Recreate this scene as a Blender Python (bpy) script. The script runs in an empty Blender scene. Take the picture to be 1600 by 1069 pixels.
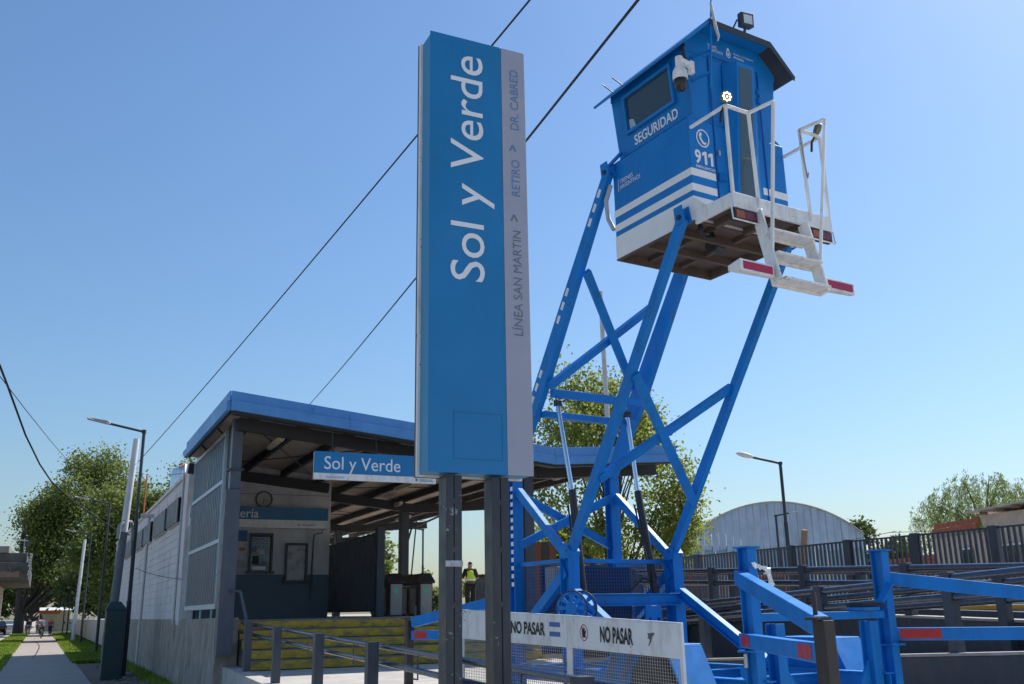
import bpy, bmesh, math, random
import numpy as np
from mathutils import Vector, Matrix
R = math.radians
random.seed(7); rng = np.random.default_rng(7)
sc = bpy.context.scene; col = sc.collection

# ------------------------------------------------------------------ camera, sky, sun, exposure
F, PITCH, YAW, ROLL = 1490.0, R(15.7), R(25.7), 0.0185      # focal length (px of 1600), angles
EYE = Vector((0, 0, 1.6))
_r0 = Vector((math.cos(YAW), -math.sin(YAW), 0))
_u0 = Vector((-math.sin(PITCH)*math.sin(YAW), -math.sin(PITCH)*math.cos(YAW), math.cos(PITCH)))
_fw = Vector((math.cos(PITCH)*math.sin(YAW), math.cos(PITCH)*math.cos(YAW), math.sin(PITCH)))
_rt = (_r0 - ROLL*_u0).normalized(); _up = (_u0 + ROLL*_r0).normalized()
cd = bpy.data.cameras.new('camera'); cam = bpy.data.objects.new('camera', cd); col.objects.link(cam)
cd.sensor_width = 36; cd.lens = 36*F/1600; cd.clip_start = .05; cd.clip_end = 3000
cam.matrix_world = Matrix(((_rt.x, _up.x, -_fw.x, EYE.x), (_rt.y, _up.y, -_fw.y, EYE.y), (_rt.z, _up.z, -_fw.z, EYE.z), (0, 0, 0, 1)))
sc.camera = cam
SUN_AZ, SUN_EL = R(75), R(49)          # azimuth from +Y towards +X
world = bpy.data.worlds.new('World'); sc.world = world; world.use_nodes = True
wn = world.node_tree.nodes; wl = world.node_tree.links
sky = wn.new('ShaderNodeTexSky'); sky.sky_type = 'NISHITA'; sky.sun_disc = False
sky.sun_elevation = SUN_EL; sky.sun_rotation = SUN_AZ
sky.air_density = 1.5; sky.dust_density = 0.9; sky.ozone_density = 10; sky.altitude = 0
wl.new(sky.outputs[0], wn['Background'].inputs[0]); wn['Background'].inputs[1].default_value = 0.096
sd = bpy.data.lights.new('sun', 'SUN'); sd.energy = 4.2; sd.angle = R(.53); sd.color = (1, .95, .87)
sun = bpy.data.objects.new('sun', sd); col.objects.link(sun)
_s = Vector((math.sin(SUN_AZ)*math.cos(SUN_EL), math.cos(SUN_AZ)*math.cos(SUN_EL), math.sin(SUN_EL)))
sun.rotation_euler = _s.to_track_quat('Z', 'Y').to_euler(); sun.location = (20, 5, 30)
sc.view_settings.view_transform = 'Standard'; sc.view_settings.look = 'None'
sc.view_settings.exposure = 0.52; sc.view_settings.gamma = 1
sc.cycles.use_denoising = True; sc.cycles.max_bounces = 8
sc.cycles.sample_clamp_indirect = 6

# ------------------------------------------------------------------ helpers
def ray(u, v):
    a = (u-800)/F; b = (534.5-v)/F
    a, b = a+ROLL*b, b-ROLL*a
    return _r0*a + _u0*b + _fw
def at(u, v, X=None, Y=None, Z=None, d=None):
    "a point of the place: the sight line through (u,v) of the photograph, at a plane or a depth"
    r = ray(u, v)
    k = X/r.x if X is not None else Y/r.y if Y is not None else (Z-EYE.z)/r.z if Z is not None else d
    return EYE + r*k
V = lambda *a: Vector(a)

class MB:
    def __init__(s): s.v = []; s.f = []
    def add(s, vs, fs):
        n = len(s.v); s.v += [tuple(p) for p in vs]; s.f += [tuple(i+n for i in f) for f in fs]; return s
    def box(s, x0, x1, y0, y1, z0, z1):
        return s.hexa([(x0,y0,z0),(x1,y0,z0),(x1,y1,z0),(x0,y1,z0),(x0,y0,z1),(x1,y0,z1),(x1,y1,z1),(x0,y1,z1)])
    def hexa(s, p):
        return s.add(p, [(0,3,2,1),(4,5,6,7),(0,1,5,4),(1,2,6,5),(2,3,7,6),(3,0,4,7)])
    def bar(s, p, q, w, h, up=(0,0,1)):
        p = Vector(p); q = Vector(q); d = (q-p).normalized(); up = Vector(up)
        sd = d.cross(up)
        if sd.length < 1e-4: sd = d.cross(Vector((1,0,0)))
        sd.normalize(); u = sd.cross(d)
        o = [sd*(w/2*a)+u*(h/2*b) for a, b in ((-1,-1),(1,-1),(1,1),(-1,1))]
        return s.add([p+k for k in o]+[q+k for k in o], [(3,2,1,0),(4,5,6,7),(0,1,5,4),(1,2,6,5),(2,3,7,6),(3,0,4,7)])
    def ibeam(s, p, q, w, h, up=(0,0,1), t=.014):
        p = Vector(p); q = Vector(q); d = (q-p).normalized(); sd = d.cross(Vector(up)).normalized(); u = sd.cross(d)
        s.bar(p+u*(h/2-t/2), q+u*(h/2-t/2), w, t, up); s.bar(p-u*(h/2-t/2), q-u*(h/2-t/2), w, t, up)
        return s.bar(p, q, t, h-2*t, up)
    def tube(s, p, q, r, r2=None, n=10):
        return s.path([p, q], [r, r if r2 is None else r2], n)
    def path(s, pts, r, n=8):
        pts = [Vector(p) for p in pts]; m = len(pts)
        rs = r if isinstance(r, (list, tuple)) else [r]*m
        vs = []; prev = None
        for i, p in enumerate(pts):
            d = (pts[min(i+1,m-1)]-pts[max(i-1,0)]).normalized()
            if prev is None:
                a = Vector((0,0,1)) if abs(d.z) < .9 else Vector((1,0,0)); x = d.cross(a).normalized()
            else: x = (prev-d*prev.dot(d)).normalized()
            prev = x; y = d.cross(x)
            vs += [p+(x*math.cos(2*math.pi*k/n)+y*math.sin(2*math.pi*k/n))*rs[i] for k in range(n)]
        fs = [(i*n+k, i*n+(k+1) % n, (i+1)*n+(k+1) % n, (i+1)*n+k) for i in range(m-1) for k in range(n)]
        fs += [tuple(range(n-1,-1,-1)), tuple(range((m-1)*n, m*n))]
        return s.add(vs, fs)
    def prism(s, poly, vec):
        n = len(poly); vec = Vector(vec); a = [Vector(p) for p in poly]
        return s.add(a+[p+vec for p in a], [tuple(range(n-1,-1,-1)), tuple(range(n,2*n))]+[(i,(i+1)%n,n+(i+1)%n,n+i) for i in range(n)])
    def ring(s, prof, c, n=24, ax=(0,0,1)):
        k = len(s.f); s.lathe(list(prof)+[prof[0]], c, n, ax); s.f = s.f[:-2]; return s
    def lathe(s, prof, c, n=24, ax=(0,0,1)):
        ax = Vector(ax).normalized(); c = Vector(c)
        x = ax.orthogonal().normalized(); y = ax.cross(x); vs = []
        for r, h in prof: vs += [c+ax*h+(x*math.cos(2*math.pi*k/n)+y*math.sin(2*math.pi*k/n))*max(r,1e-4) for k in range(n)]
        m = len(prof)
        fs = [(i*n+k, i*n+(k+1)%n, (i+1)*n+(k+1)%n, (i+1)*n+k) for i in range(m-1) for k in range(n)]
        fs += [tuple(range(n-1,-1,-1)), tuple(range((m-1)*n, m*n))]
        return s.add(vs, fs)
    def quad(s, a, b, c, d): return s.add([a,b,c,d], [(0,1,2,3)])
    def mesh(s, name, smooth=0):
        me = bpy.data.meshes.new(name); me.from_pydata(s.v, [], s.f)
        bm = bmesh.new(); bm.from_mesh(me); bmesh.ops.recalc_face_normals(bm, faces=bm.faces); bm.to_mesh(me); bm.free()
        if smooth: me.shade_smooth(); me.set_sharp_from_angle(angle=R(smooth))
        return me
    def build(s, name, m, parent=None, smooth=0, bevel=0, local=False):
        if parent is not None and not local:
            rt = parent
            while rt.parent: rt = rt.parent
            M = (Matrix.Translation(rt.location) @ Matrix.Rotation(rt.rotation_euler.z, 4, 'Z')).inverted()
            s.v = [tuple(M @ Vector(p)) for p in s.v]
        o = bpy.data.objects.new(name, s.mesh(name, smooth)); col.objects.link(o)
        if m: o.data.materials.append(m)
        if parent: o.parent = parent
        if bevel:
            b = o.modifiers.new('bevel', 'BEVEL'); b.width = bevel; b.segments = 2; b.limit_method = 'ANGLE'; b.angle_limit = R(40)
        return o
def tag(o, label=None, cat=None, group=None, kind=None):
    for k, x in (('label', label), ('category', cat), ('group', group), ('kind', kind)):
        if x: o[k] = x
    return o
def thing(name, label, cat, loc=(0,0,0), rz=0, group=None):
    o = bpy.data.objects.new(name, None); col.objects.link(o); o.empty_display_size = .2
    o.location = loc; o.rotation_euler = (0, 0, rz)
    return tag(o, label, cat, group)
def struct(name, mb, m, **k): return tag(mb.build(name, m, **k), kind='structure')
def piece(name, me, parent, loc, rz=0, sc_=None):
    o = bpy.data.objects.new(name, me); col.objects.link(o); o.parent = parent; o.location = loc; o.rotation_euler = (0,0,rz)
    if sc_: o.scale = sc_
    return o
def copy_tree(o, parent=None):
    c = o.copy(); col.objects.link(c); c.parent = parent
    for ch in list(o.children): copy_tree(ch, c)
    return c
def loc_of(parent, p): return Vector(p)-parent.location
_FD = {}
def _text_mesh(t, off):
    cu = bpy.data.curves.new('txt', 'FONT'); cu.body = t; cu.size = 1; cu.offset = off; cu.resolution_u = 4
    o = bpy.data.objects.new('txt', cu); col.objects.link(o)
    bpy.context.view_layer.update()
    dg = bpy.context.evaluated_depsgraph_get()
    me = bpy.data.meshes.new_from_object(o.evaluated_get(dg)); bpy.data.objects.remove(o); bpy.data.curves.remove(cu)
    return me
def capheight(off):
    if off not in _FD:
        me = _text_mesh('H', off); _FD[off] = max(v.co.y for v in me.vertices); bpy.data.meshes.remove(me)
    return _FD[off]
def text(t, p0, xd, yd, length, cap, m, parent, off=0.0, lift=.003, local=False, name='lettering'):
    "flat lettering: baseline starts at p0, runs along xd for length, capitals cap high"
    me = _text_mesh(t, off); xs = [v.co.x for v in me.vertices]
    xd = Vector(xd).normalized(); yd = Vector(yd).normalized(); n = xd.cross(yd); p0 = Vector(p0)
    sx = length/(max(xs)-min(xs)); sy = cap/capheight(off); x0 = min(xs); M = None
    if not local:
        rt = parent
        while rt.parent: rt = rt.parent
        M = (Matrix.Translation(rt.location) @ Matrix.Rotation(rt.rotation_euler.z, 4, 'Z')).inverted()
    for v in me.vertices:
        q = p0 + xd*((v.co.x-x0)*sx) + yd*(v.co.y*sy) + n*lift
        v.co = M @ q if M else q
    o = bpy.data.objects.new(name, me); col.objects.link(o); o.parent = parent; me.materials.clear(); me.materials.append(m)
    return o

# ------------------------------------------------------------------ materials
def nodes(name):
    m = bpy.data.materials.new(name); m.use_nodes = True
    return m, m.node_tree.nodes, m.node_tree.links, m.node_tree.nodes['Principled BSDF']
def mat(name, c, rough=.5, metal=0., var=.12, vs=3., bump=0., bs=60., dirt=None, spec=.5, rvar=.15, coat=0., chips=None, dent=0.):
    """dirt = (colour, amount, scale, stretch along z)"""
    m, N, L, P = nodes(name)
    g = N.new('ShaderNodeNewGeometry')
    n1 = N.new('ShaderNodeTexNoise'); n1.inputs['Scale'].default_value = vs; n1.inputs['Detail'].default_value = 8; n1.inputs['Roughness'].default_value = .65
    L.new(g.outputs['Position'], n1.inputs['Vector'])
    mr = N.new('ShaderNodeMapRange'); mr.inputs[1].default_value = .3; mr.inputs[2].default_value = .7; mr.inputs[3].default_value = 1-var; mr.inputs[4].default_value = 1+var
    L.new(n1.outputs['Fac'], mr.inputs[0])
    vm = N.new('ShaderNodeVectorMath'); vm.operation = 'SCALE'; vm.inputs[0].default_value = c[:3]
    L.new(mr.outputs[0], vm.inputs['Scale']); out = vm.outputs[0]
    rr = N.new('ShaderNodeMapRange'); rr.inputs[1].default_value = .3; rr.inputs[2].default_value = .7
    rr.inputs[3].default_value = max(.03, rough-rvar); rr.inputs[4].default_value = min(1, rough+rvar)
    L.new(n1.outputs['Fac'], rr.inputs[0]); L.new(rr.outputs[0], P.inputs['Roughness'])
    if dirt:
        dc, am, ds, st = dirt
        mp = N.new('ShaderNodeMapping'); mp.inputs['Scale'].default_value = (1, 1, st); L.new(g.outputs['Position'], mp.inputs[0])
        n2 = N.new('ShaderNodeTexNoise'); n2.inputs['Scale'].default_value = ds; n2.inputs['Detail'].default_value = 9; n2.inputs['Roughness'].default_value = .7
        L.new(mp.outputs[0], n2.inputs['Vector'])
        r2 = N.new('ShaderNodeMapRange'); r2.inputs[1].default_value = .47; r2.inputs[2].default_value = .68; r2.inputs[3].default_value = 0; r2.inputs[4].default_value = am
        L.new(n2.outputs['Fac'], r2.inputs[0])
        mx = N.new('ShaderNodeMix'); mx.data_type = 'RGBA'; mx.inputs['B'].default_value = (*dc[:3], 1)
        L.new(r2.outputs[0], mx.inputs['Factor']); L.new(out, mx.inputs['A']); out = mx.outputs['Result']
    if chips:
        cc, ca, cs = chips
        n4 = N.new('ShaderNodeTexNoise'); n4.inputs['Scale'].default_value = cs; n4.inputs['Detail'].default_value = 3; L.new(g.outputs['Position'], n4.inputs['Vector'])
        n5 = N.new('ShaderNodeTexNoise'); n5.inputs['Scale'].default_value = 2.3; n5.inputs['Detail'].default_value = 4; L.new(g.outputs['Position'], n5.inputs['Vector'])
        ad = N.new('ShaderNodeMath'); ad.operation = 'ADD'; L.new(n4.outputs['Fac'], ad.inputs[0]); L.new(n5.outputs['Fac'], ad.inputs[1])
        r3 = N.new('ShaderNodeMapRange'); r3.inputs[1].default_value = 1.26; r3.inputs[2].default_value = 1.31; r3.inputs[3].default_value = 0; r3.inputs[4].default_value = ca; L.new(ad.outputs[0], r3.inputs[0])
        mc = N.new('ShaderNodeMix'); mc.data_type = 'RGBA'; mc.inputs['B'].default_value = (*cc[:3], 1); L.new(r3.outputs[0], mc.inputs['Factor']); L.new(out, mc.inputs['A']); out = mc.outputs['Result']
    L.new(out, P.inputs['Base Color'])
    if dent:
        nd = N.new('ShaderNodeTexNoise'); nd.inputs['Scale'].default_value = 2.6; nd.inputs['Detail'].default_value = 2; L.new(g.outputs['Position'], nd.inputs['Vector'])
        bd_ = N.new('ShaderNodeBump'); bd_.inputs['Strength'].default_value = dent; bd_.inputs['Distance'].default_value = .05; L.new(nd.outputs['Fac'], bd_.inputs['Height']); L.new(bd_.outputs[0], P.inputs['Normal'])
    P.inputs['Metallic'].default_value = metal; P.inputs['Specular IOR Level'].default_value = spec
    if coat: P.inputs['Coat Weight'].default_value = coat; P.inputs['Coat Roughness'].default_value = .12
    if bump:
        n3 = N.new('ShaderNodeTexNoise'); n3.inputs['Scale'].default_value = bs; n3.inputs['Detail'].default_value = 6
        L.new(g.outputs['Position'], n3.inputs['Vector'])
        b = N.new('ShaderNodeBump'); b.inputs['Strength'].default_value = bump; b.inputs['Distance'].default_value = .02
        L.new(n3.outputs['Fac'], b.inputs['Height']); L.new(b.outputs[0], P.inputs['Normal'])
    return m
def leafmat(name, c, var=.35, vs=1.2, trans=.45):
    m, N, L, P = nodes(name)
    g = N.new('ShaderNodeNewGeometry'); n1 = N.new('ShaderNodeTexNoise'); n1.inputs['Scale'].default_value = vs; n1.inputs['Detail'].default_value = 5
    L.new(g.outputs['Position'], n1.inputs['Vector'])
    r = N.new('ShaderNodeValToRGB'); e = r.color_ramp.elements
    e[0].position = .3; e[0].color = (c[0]*(1-var), c[1]*(1-var), c[2]*(1-var), 1)
    e[1].position = .7; e[1].color = (c[0]*(1+var*1.3), c[1]*(1+var), c[2]*(1+var*.6), 1)
    L.new(n1.outputs['Fac'], r.inputs[0]); L.new(r.outputs[0], P.inputs['Base Color']); P.inputs['Roughness'].default_value = .5
    P.inputs['Specular IOR Level'].default_value = .35
    t = N.new('ShaderNodeBsdfTranslucent'); h = N.new('ShaderNodeHueSaturation'); h.inputs['Value'].default_value = 1.7; h.inputs['Hue'].default_value = .485
    L.new(r.outputs[0], h.inputs['Color']); L.new(h.outputs[0], t.inputs['Color'])
    mx = N.new('ShaderNodeMixShader'); mx.inputs[0].default_value = trans
    L.new(P.outputs[0], mx.inputs[1]); L.new(t.outputs[0], mx.inputs[2]); L.new(mx.outputs[0], N['Material Output'].inputs[0])
    return m
def glass(name, c=(.05,.08,.09), rough=.04, alpha=.6):
    m, N, L, P = nodes(name); P.inputs['Base Color'].default_value = (*c, 1); P.inputs['Roughness'].default_value = rough
    P.inputs['Alpha'].default_value = alpha; P.inputs['Specular IOR Level'].default_value = .8
    return m
def emit(name, c, s):
    m, N, L, P = nodes(name); P.inputs['Emission Color'].default_value = (*c, 1); P.inputs['Emission Strength'].default_value = s; P.inputs['Base Color'].default_value = (*c, 1)
    return m
GR = (.06,.055,.05); RUST = (.16,.06,.025)
m_blue   = mat('tower blue paint', (.002,.20,.60), (.5), 0, .08, 2.0, 0, 60, ((.012,.11,.28), .55, 5, .2), coat=0, spec=.35, chips=((.06,.06,.08), .8, 42), dent=.12)
m_cabin  = mat('cabin blue paint', (.002,.185,.54), .42, 0, .06, 2.0, 0, 60, ((.01,.11,.30), .4, 4, .15), coat=.0, spec=.4, chips=((.16,.20,.28), .5, 48), dent=.15)
m_white  = mat('white enamel', (.82,.81,.79), .42, 0, .05, 4, 0, 60, ((.42,.37,.30), .5, 9, .3), chips=((.20,.09,.04), .85, 38))
m_stripe = mat('white vinyl', (.82,.82,.81), .5, 0, .05, 3)
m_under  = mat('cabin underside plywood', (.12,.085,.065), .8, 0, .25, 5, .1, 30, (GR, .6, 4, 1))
m_roofdk = mat('dark roof edge', (.035,.04,.045), .6, 0, .2, 5)
m_chrome = mat('hydraulic chrome rod', (.75,.77,.8), .12, 1, .05, 5, rvar=.05)
m_black  = mat('black rubber', (.02,.02,.022), .6, 0, .2, 8)
m_blackp = mat('black cylinder paint', (.022,.022,.025), .45, 0, .15, 6, 0, 60, (RUST, .3, 8, .4))
m_jack   = mat('brown black jack steel', (.05,.042,.04), .6, .2, .2, 8, .1, 60, ((.12,.07,.05), .5, 7, .3))
m_red    = mat('red reflector', (.50,.02,.02), .4, 0, .15, 12)
m_mag    = mat('magenta reflector', (.42,.012,.06), .4, 0, .15, 18)
m_slate  = mat('slate paint', (.052,.062,.082), .48, .1, .15, 4, .05, 60, ((.12,.12,.12), .35, 9, .35))
m_slatel = mat('slate paint worn', (.075,.090,.115), .45, .1, .12, 4, .05, 60, ((.16,.16,.17), .3, 10, .5))
m_rail   = mat('polished pipe rail', (.11,.125,.16), .26, .7, .2, 6, 0, 60, ((.10,.06,.06), .35, 7, 1), rvar=.08)
m_steelp = mat('totem post steel', (.044,.050,.062), .42, .3, .12, 5, .04, 50, ((.085,.09,.10), .5, 8, .25), chips=((.34,.34,.35), .7, 30))
m_tblue  = mat('totem blue', (.008,.19,.44), .40, 0, .06, 1.5, 0, 60, ((.03,.14,.27), .4, 3, .15), chips=((.10,.22,.34), .5, 60), dent=.10)
m_tblue2 = mat('totem side blue', (.035,.25,.46), .4, 0, .08, 2)
m_tgrey  = mat('totem grey strip', (.36,.375,.45), .5, 0, .05, 2, 0, 60, ((.26,.27,.32), .35, 4, .12), dent=.10)
m_tgreyt = mat('totem grey lettering', (.17,.18,.23), .6, 0, .05)
m_tbluet = mat('totem blue lettering', (.11,.23,.43), .6, 0, .05)
m_lett   = mat('white lettering', (.80,.81,.83), .5, 0, .04)
m_ink    = mat('black lettering', (.02,.02,.022), .55, 0, .05)
m_fascia = mat('fascia blue', (.085,.27,.57), .4, .1, .10, 2, 0, 60, ((.16,.36,.62), .4, 5, .25))
m_soffit = mat('corrugated soffit', (.50,.41,.32), .7, .1, .25, 3, 0, 60, (GR, .55, 3, 1))
m_purl   = mat('dark purlin steel', (.035,.035,.038), .6, .2, .2, 6)
m_tube   = mat('cream light tube', (.62,.55,.42), .5, 0, .1)
m_block  = mat('white painted block', (.72,.69,.68), .8, 0, .10, 5, .25, 90, ((.30,.28,.27), .55, 2.2, .18))
m_mortar = mat('block joint', (.58,.55,.54), .9, 0, .15, 8, .2, 60)
m_plinth = mat('stained concrete plinth', (.36,.315,.265), .85, 0, .3, 3, .35, 40, ((.10,.085,.07), .7, 4, .3))
m_conc   = mat('concrete', (.46,.435,.40), .85, 0, .14, 2.2, .2, 60, ((.26,.24,.22), .5, 3, 1))
m_floor  = mat('hall floor concrete', (.46,.43,.39), .7, 0, .12, 1.5, .1, 60, ((.30,.27,.24), .5, 1.5, 1))
m_conco  = mat('shade-darkened concrete', (.10,.09,.08), .9, 0, .3, 1.2, .3, 30, ((.07,.06,.055), .6, 1, .5))  # old concrete with the shade on the eave put into its colour
m_concd  = mat('old concrete', (.25,.235,.215), .9, 0, .25, 2.2, .3, 40, ((.10,.09,.085), .6, 3, .5))
m_path   = mat('path concrete', (.35,.30,.25), .85, 0, .14, 1.2, .2, 60, ((.25,.225,.2), .55, .9, 1))
m_dirt   = mat('dusty earth', (.42,.365,.30), .95, 0, .2, 1.5, .5, 20, ((.20,.165,.13), .5, .6, 1))
m_grassg = mat('grassy earth', (.085,.12,.03), .95, 0, .4, 1.8, .5, 20, ((.15,.12,.08), .5, .8, 1))
m_yellow = mat('worn yellow paint', (.52,.33,.03), .75, 0, .25, 6, .2, 50, ((.14,.115,.085), .9, 5, 2.2), chips=((.20,.18,.15), .9, 26))
m_tread  = mat('stair tread', (.16,.155,.145), .85, 0, .2, 5, .2, 60)
m_wallup = mat('ticket wall paint', (.56,.55,.555), .8, 0, .10, 3, .15, 60, ((.2,.19,.19), .4, 3, .4))
m_walllo = mat('ticket wall dado', (.10,.145,.185), .6, 0, .15, 3, .15, 60)
m_sblue  = mat('band sign blue', (.008,.15,.30), .45, 0, .06)
m_alu    = mat('aluminium frame', (.42,.52,.60), .4, .5, .15, 5)
m_screen = mat('ribbed screen sheet', (.08,.115,.16), .35, .15, .12, 2, 0, 60, ((.22,.17,.13), .5, 1.2, .3), spec=.6)
m_galv   = mat('galvanised steel', (.48,.49,.50), .5, .5, .12, 6, 0, 60, ((.28,.22,.17), .3, 7, .4))
m_inox   = mat('stainless tank', (.72,.72,.72), .22, .95, .1, 5)
m_orange = mat('orange pipe', (.42,.10,.035), .6, 0, .2, 8)
m_wood   = mat('weathered wood', (.22,.15,.10), .85, 0, .3, 10, .3, 40)
m_pole   = mat('white pole paint', (.62,.62,.62), .6, 0, .1, 4, 0, 60, ((.3,.28,.26), .5, 4, .3))
m_lamp   = mat('lamp post paint', (.030,.040,.052), .5, .2, .15, 5)
m_green  = mat('dark green cabinet', (.018,.045,.052), .5, .1, .2, 4, .05, 60, ((.05,.06,.06), .4, 4, .4))
m_glassd = glass('dark glass', (.035,.06,.065), .05, .75)
m_glass  = glass('cabin glass', (.05,.085,.095), .05, .72)
m_inside = mat('cabin inside', (.18,.2,.21), .8, 0, .2, 4)
m_brick  = mat('red brick', (.34,.10,.065), .9, 0, .25, 9, .3, 60)
m_render = mat('cream render', (.50,.43,.36), .9, 0, .15, 3, .2, 60, ((.28,.24,.2), .5, 2, .4))
m_zinc   = mat('weathered zinc sheet', (.37,.48,.62), .5, .2, .16, 1.0, 0, 60, ((.24,.28,.34), .6, 1.4, .12))
m_zincr  = mat('zinc roof', (.50,.49,.47), .55, .25, .2, 1.0, 0, 60, ((.26,.2,.16), .5, 1, .5))
m_bark   = mat('bark', (.085,.07,.055), .95, 0, .35, 8, .6, 30)
m_leafP  = leafmat('poplar leaves', (.15,.205,.045), .55, 4.0, .5)
m_leafL  = leafmat('street tree leaves', (.115,.165,.045), .5, 1.6, .46)
m_leafD  = leafmat('dark tree leaves', (.06,.095,.024), .45, .9, .34)
m_leafW  = leafmat('willow leaves', (.11,.16,.045), .35, 1.0, .4)
m_grass  = leafmat('grass blades', (.15,.23,.03), .4, .8, .4)
m_skin   = mat('skin', (.38,.22,.15), .55, 0, .06)
m_hair   = mat('dark hair', (.015,.012,.01), .5, 0, .2, 20)
m_hivis  = mat('hi-vis yellow vest', (.55,.80,.03), .6, 0, .08, 8)
m_cloth  = mat('black cloth', (.012,.012,.014), .8, 0, .2, 8)
m_wire   = mat('wire', (.015,.015,.016), .6, 0, .1)
m_rust   = mat('rusty iron', (.17,.065,.03), .85, .1, .3, 12)
m_mesh   = mat('galvanised wire mesh', (.36,.33,.29), .5, .4, .2, 8)

# ------------------------------------------------------------------ ground, path, forecourt, platforms
def forez(y): return .70-.027*(19-y)
g = MB(); g.quad((-900,-300,-.03),(900,-300,-.03),(900,1500,-.03),(-900,1500,-.03)); struct('ground', g, m_dirt)
g = MB(); g.quad((-2.6,-10,-.015),(-1.05,-10,-.015),(-1.05,260,-.015),(-2.6,260,-.015)); g.quad((1.25,44,-.015),(9,44,-.015),(9,260,-.015),(1.25,260,-.015))
struct('grass_verge', g, m_grassg)
path = bpy.data.objects.new('path', None); col.objects.link(path); path['kind'] = 'structure'
y = 2.0; i = 0
while y < 230:
    ln = 3.0
    a = MB(); a.hexa([(-1.14,y+.02,-.1),(1.32,y+.02,-.1),(1.32,y+ln,-.1),(-1.14,y+ln,-.1),(-1.14,y+.02,.02),(1.32,y+.02,.02),(1.32,y+ln,.02),(-1.14,y+ln,.02)])
    a.build('path_slab', m_path, path, bevel=.01); y += ln
g = MB(); g.quad((-9,-10,-.012),(-3.1,-10,-.012),(-3.1,300,-.012),(-9,300,-.012)); struct('road', g, mat('dusty asphalt', (.10,.09,.08), .9, 0, .25, 1, .3, 20, ((.18,.15,.12), .6, .6, 1)))
g = MB(); g.quad((-3.0,-70,-.008),(3.03,-70,-.008),(3.03,1.98,-.008),(-3.0,1.98,-.008)); struct('bounce_plaza', g, m_conc)  # unseen pale concrete around and behind the camera, added to bounce sunlight into shade
g = MB(); g.quad((1.33,2,-.009),(3.03,2,-.009),(3.03,21,-.009),(1.33,21,-.009)); struct('bounce_pavement', g, m_conc)  # out of view too: pale strip added for more bounced fill
g = MB(); g.quad((1.30,21,-.010),(3.0,21,-.010),(3.0,43.9,-.010),(1.30,43.9,-.010)); struct('bare_soil', g, mat('bare soil', (.16,.115,.085), .95, 0, .35, 2.5, .6, 25, ((.28,.24,.2), .5, 2, 1)))
a = MB(); a.path([at(u,v,Z=.021) for u,v in ((51,1028),(57,1021),(61,1013),(61,1008),(57,1004),(50,1002))], .03, 5); a.v = [(p[0],p[1],.021+(p[2]-.021)*.08) for p in a.v]; a.build('crack', m_ink, path)
# forecourt: concrete bays sloping down to the camera, inside the kerb
fc = bpy.data.objects.new('forecourt', None); col.objects.link(fc); fc['kind'] = 'structure'
ys = [-6,-2,2,5.5,9,12,14.5,17.6]; xs = [3.32,6.2,9.3]
for i in range(len(ys)-1):
    for j in range(len(xs)-1):
        a = MB(); x0, x1, y0, y1 = xs[j]+.006, xs[j+1]-.006, ys[i]+.006, ys[i+1]-.006
        z0, z1 = forez(y0), forez(y1)
        a.hexa([(x0,y0,z0-.3),(x1,y0,z0-.3),(x1,y1,z1-.3),(x0,y1,z1-.3),(x0,y0,z0),(x1,y0,z0),(x1,y1,z1),(x0,y1,z1)])
        a.build('pavement_bay', m_conc, fc)
g = MB(); g.hexa([(3.04,-6,-.1),(3.31,-6,-.1),(3.31,18.6,-.1),(3.04,18.6,-.1),(3.04,-6,forez(-6)+.03),(3.31,-6,forez(-6)+.03),(3.31,18.6,forez(18.6)+.03),(3.04,18.6,forez(18.6)+.03)])
struct('kerb_wall', g, m_conc, bevel=.012)
# station floor and steps
FLOOR = 1.5
g = MB(); g.box(3.05,12.2,18.96,130,.2,FLOOR); g.box(12.2,19.0,26,130,.2,FLOOR-.002)
struct('station_floor', g, m_floor)
st = thing('entrance_steps', 'five worn yellow concrete steps up to the station entrance', 'steps', (6,18,forez(17.5)))
nr = 5; base = forez(17.5); rise = (FLOOR-base)/nr; td = .29
for k in range(nr):
    y0 = 18.96-td*(nr-k-1); zt = base+rise*(k+1) - (.004 if k == nr-1 else 0)
    a = MB(); a.box(3.32,9.2,y0-.02,18.95,zt-rise+.004,zt); s_ = a.build('step', m_tread, st, bevel=.008)
    b = MB(); b.box(3.33,9.19,y0-.026,y0-.0205,zt-rise+.01,zt-.018); b.build('riser', m_yellow, s_)
# switchback ramp beyond the trailer
rp = thing('access_ramp', 'long slate painted switchback ramp with pipe handrails', 'ramp', (12,11,.4))
def zA(y): return 1.4036-.047*y          # first flight: kerb top, rising towards the street
def zB(y): return 1.0446+.032*y          # second flight: kerb top, rising towards the platform
def tA(y): return 2.3272-.046*y          # handrail heights of the two flights
def tB(y): return 1.7702+.033*y
def slope_block(x0, x1, y0, y1, zf, name, m, zlow=-.2, th=None):
    lo = (lambda y: zf(y)-th) if th else (lambda y: zlow)
    a = MB(); a.hexa([(x0,y0,lo(y0)),(x1,y0,lo(y0)),(x1,y1,lo(y1)),(x0,y1,lo(y1)),(x0,y0,zf(y0)),(x1,y0,zf(y0)),(x1,y1,zf(y1)),(x0,y1,zf(y1))]); a.build(name, m, rp, bevel=.008)
slope_block(10.48,10.716,3.9,17.5,lambda y: zA(y)-.04,'kerb_wall',m_slate)
slope_block(12.314,12.55,3.9,23.4,lambda y: zB(y)-.04,'kerb_wall',m_slate)
slope_block(14.28,14.515,3.9,24.7,lambda y: zB(y)+.03,'kerb_wall',m_slate)
slope_block(10.46,10.735,3.9,17.5,zA,'coping',m_conc,th=.039); slope_block(12.294,12.569,3.9,23.4,zB,'coping',m_conc,th=.039)
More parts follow.
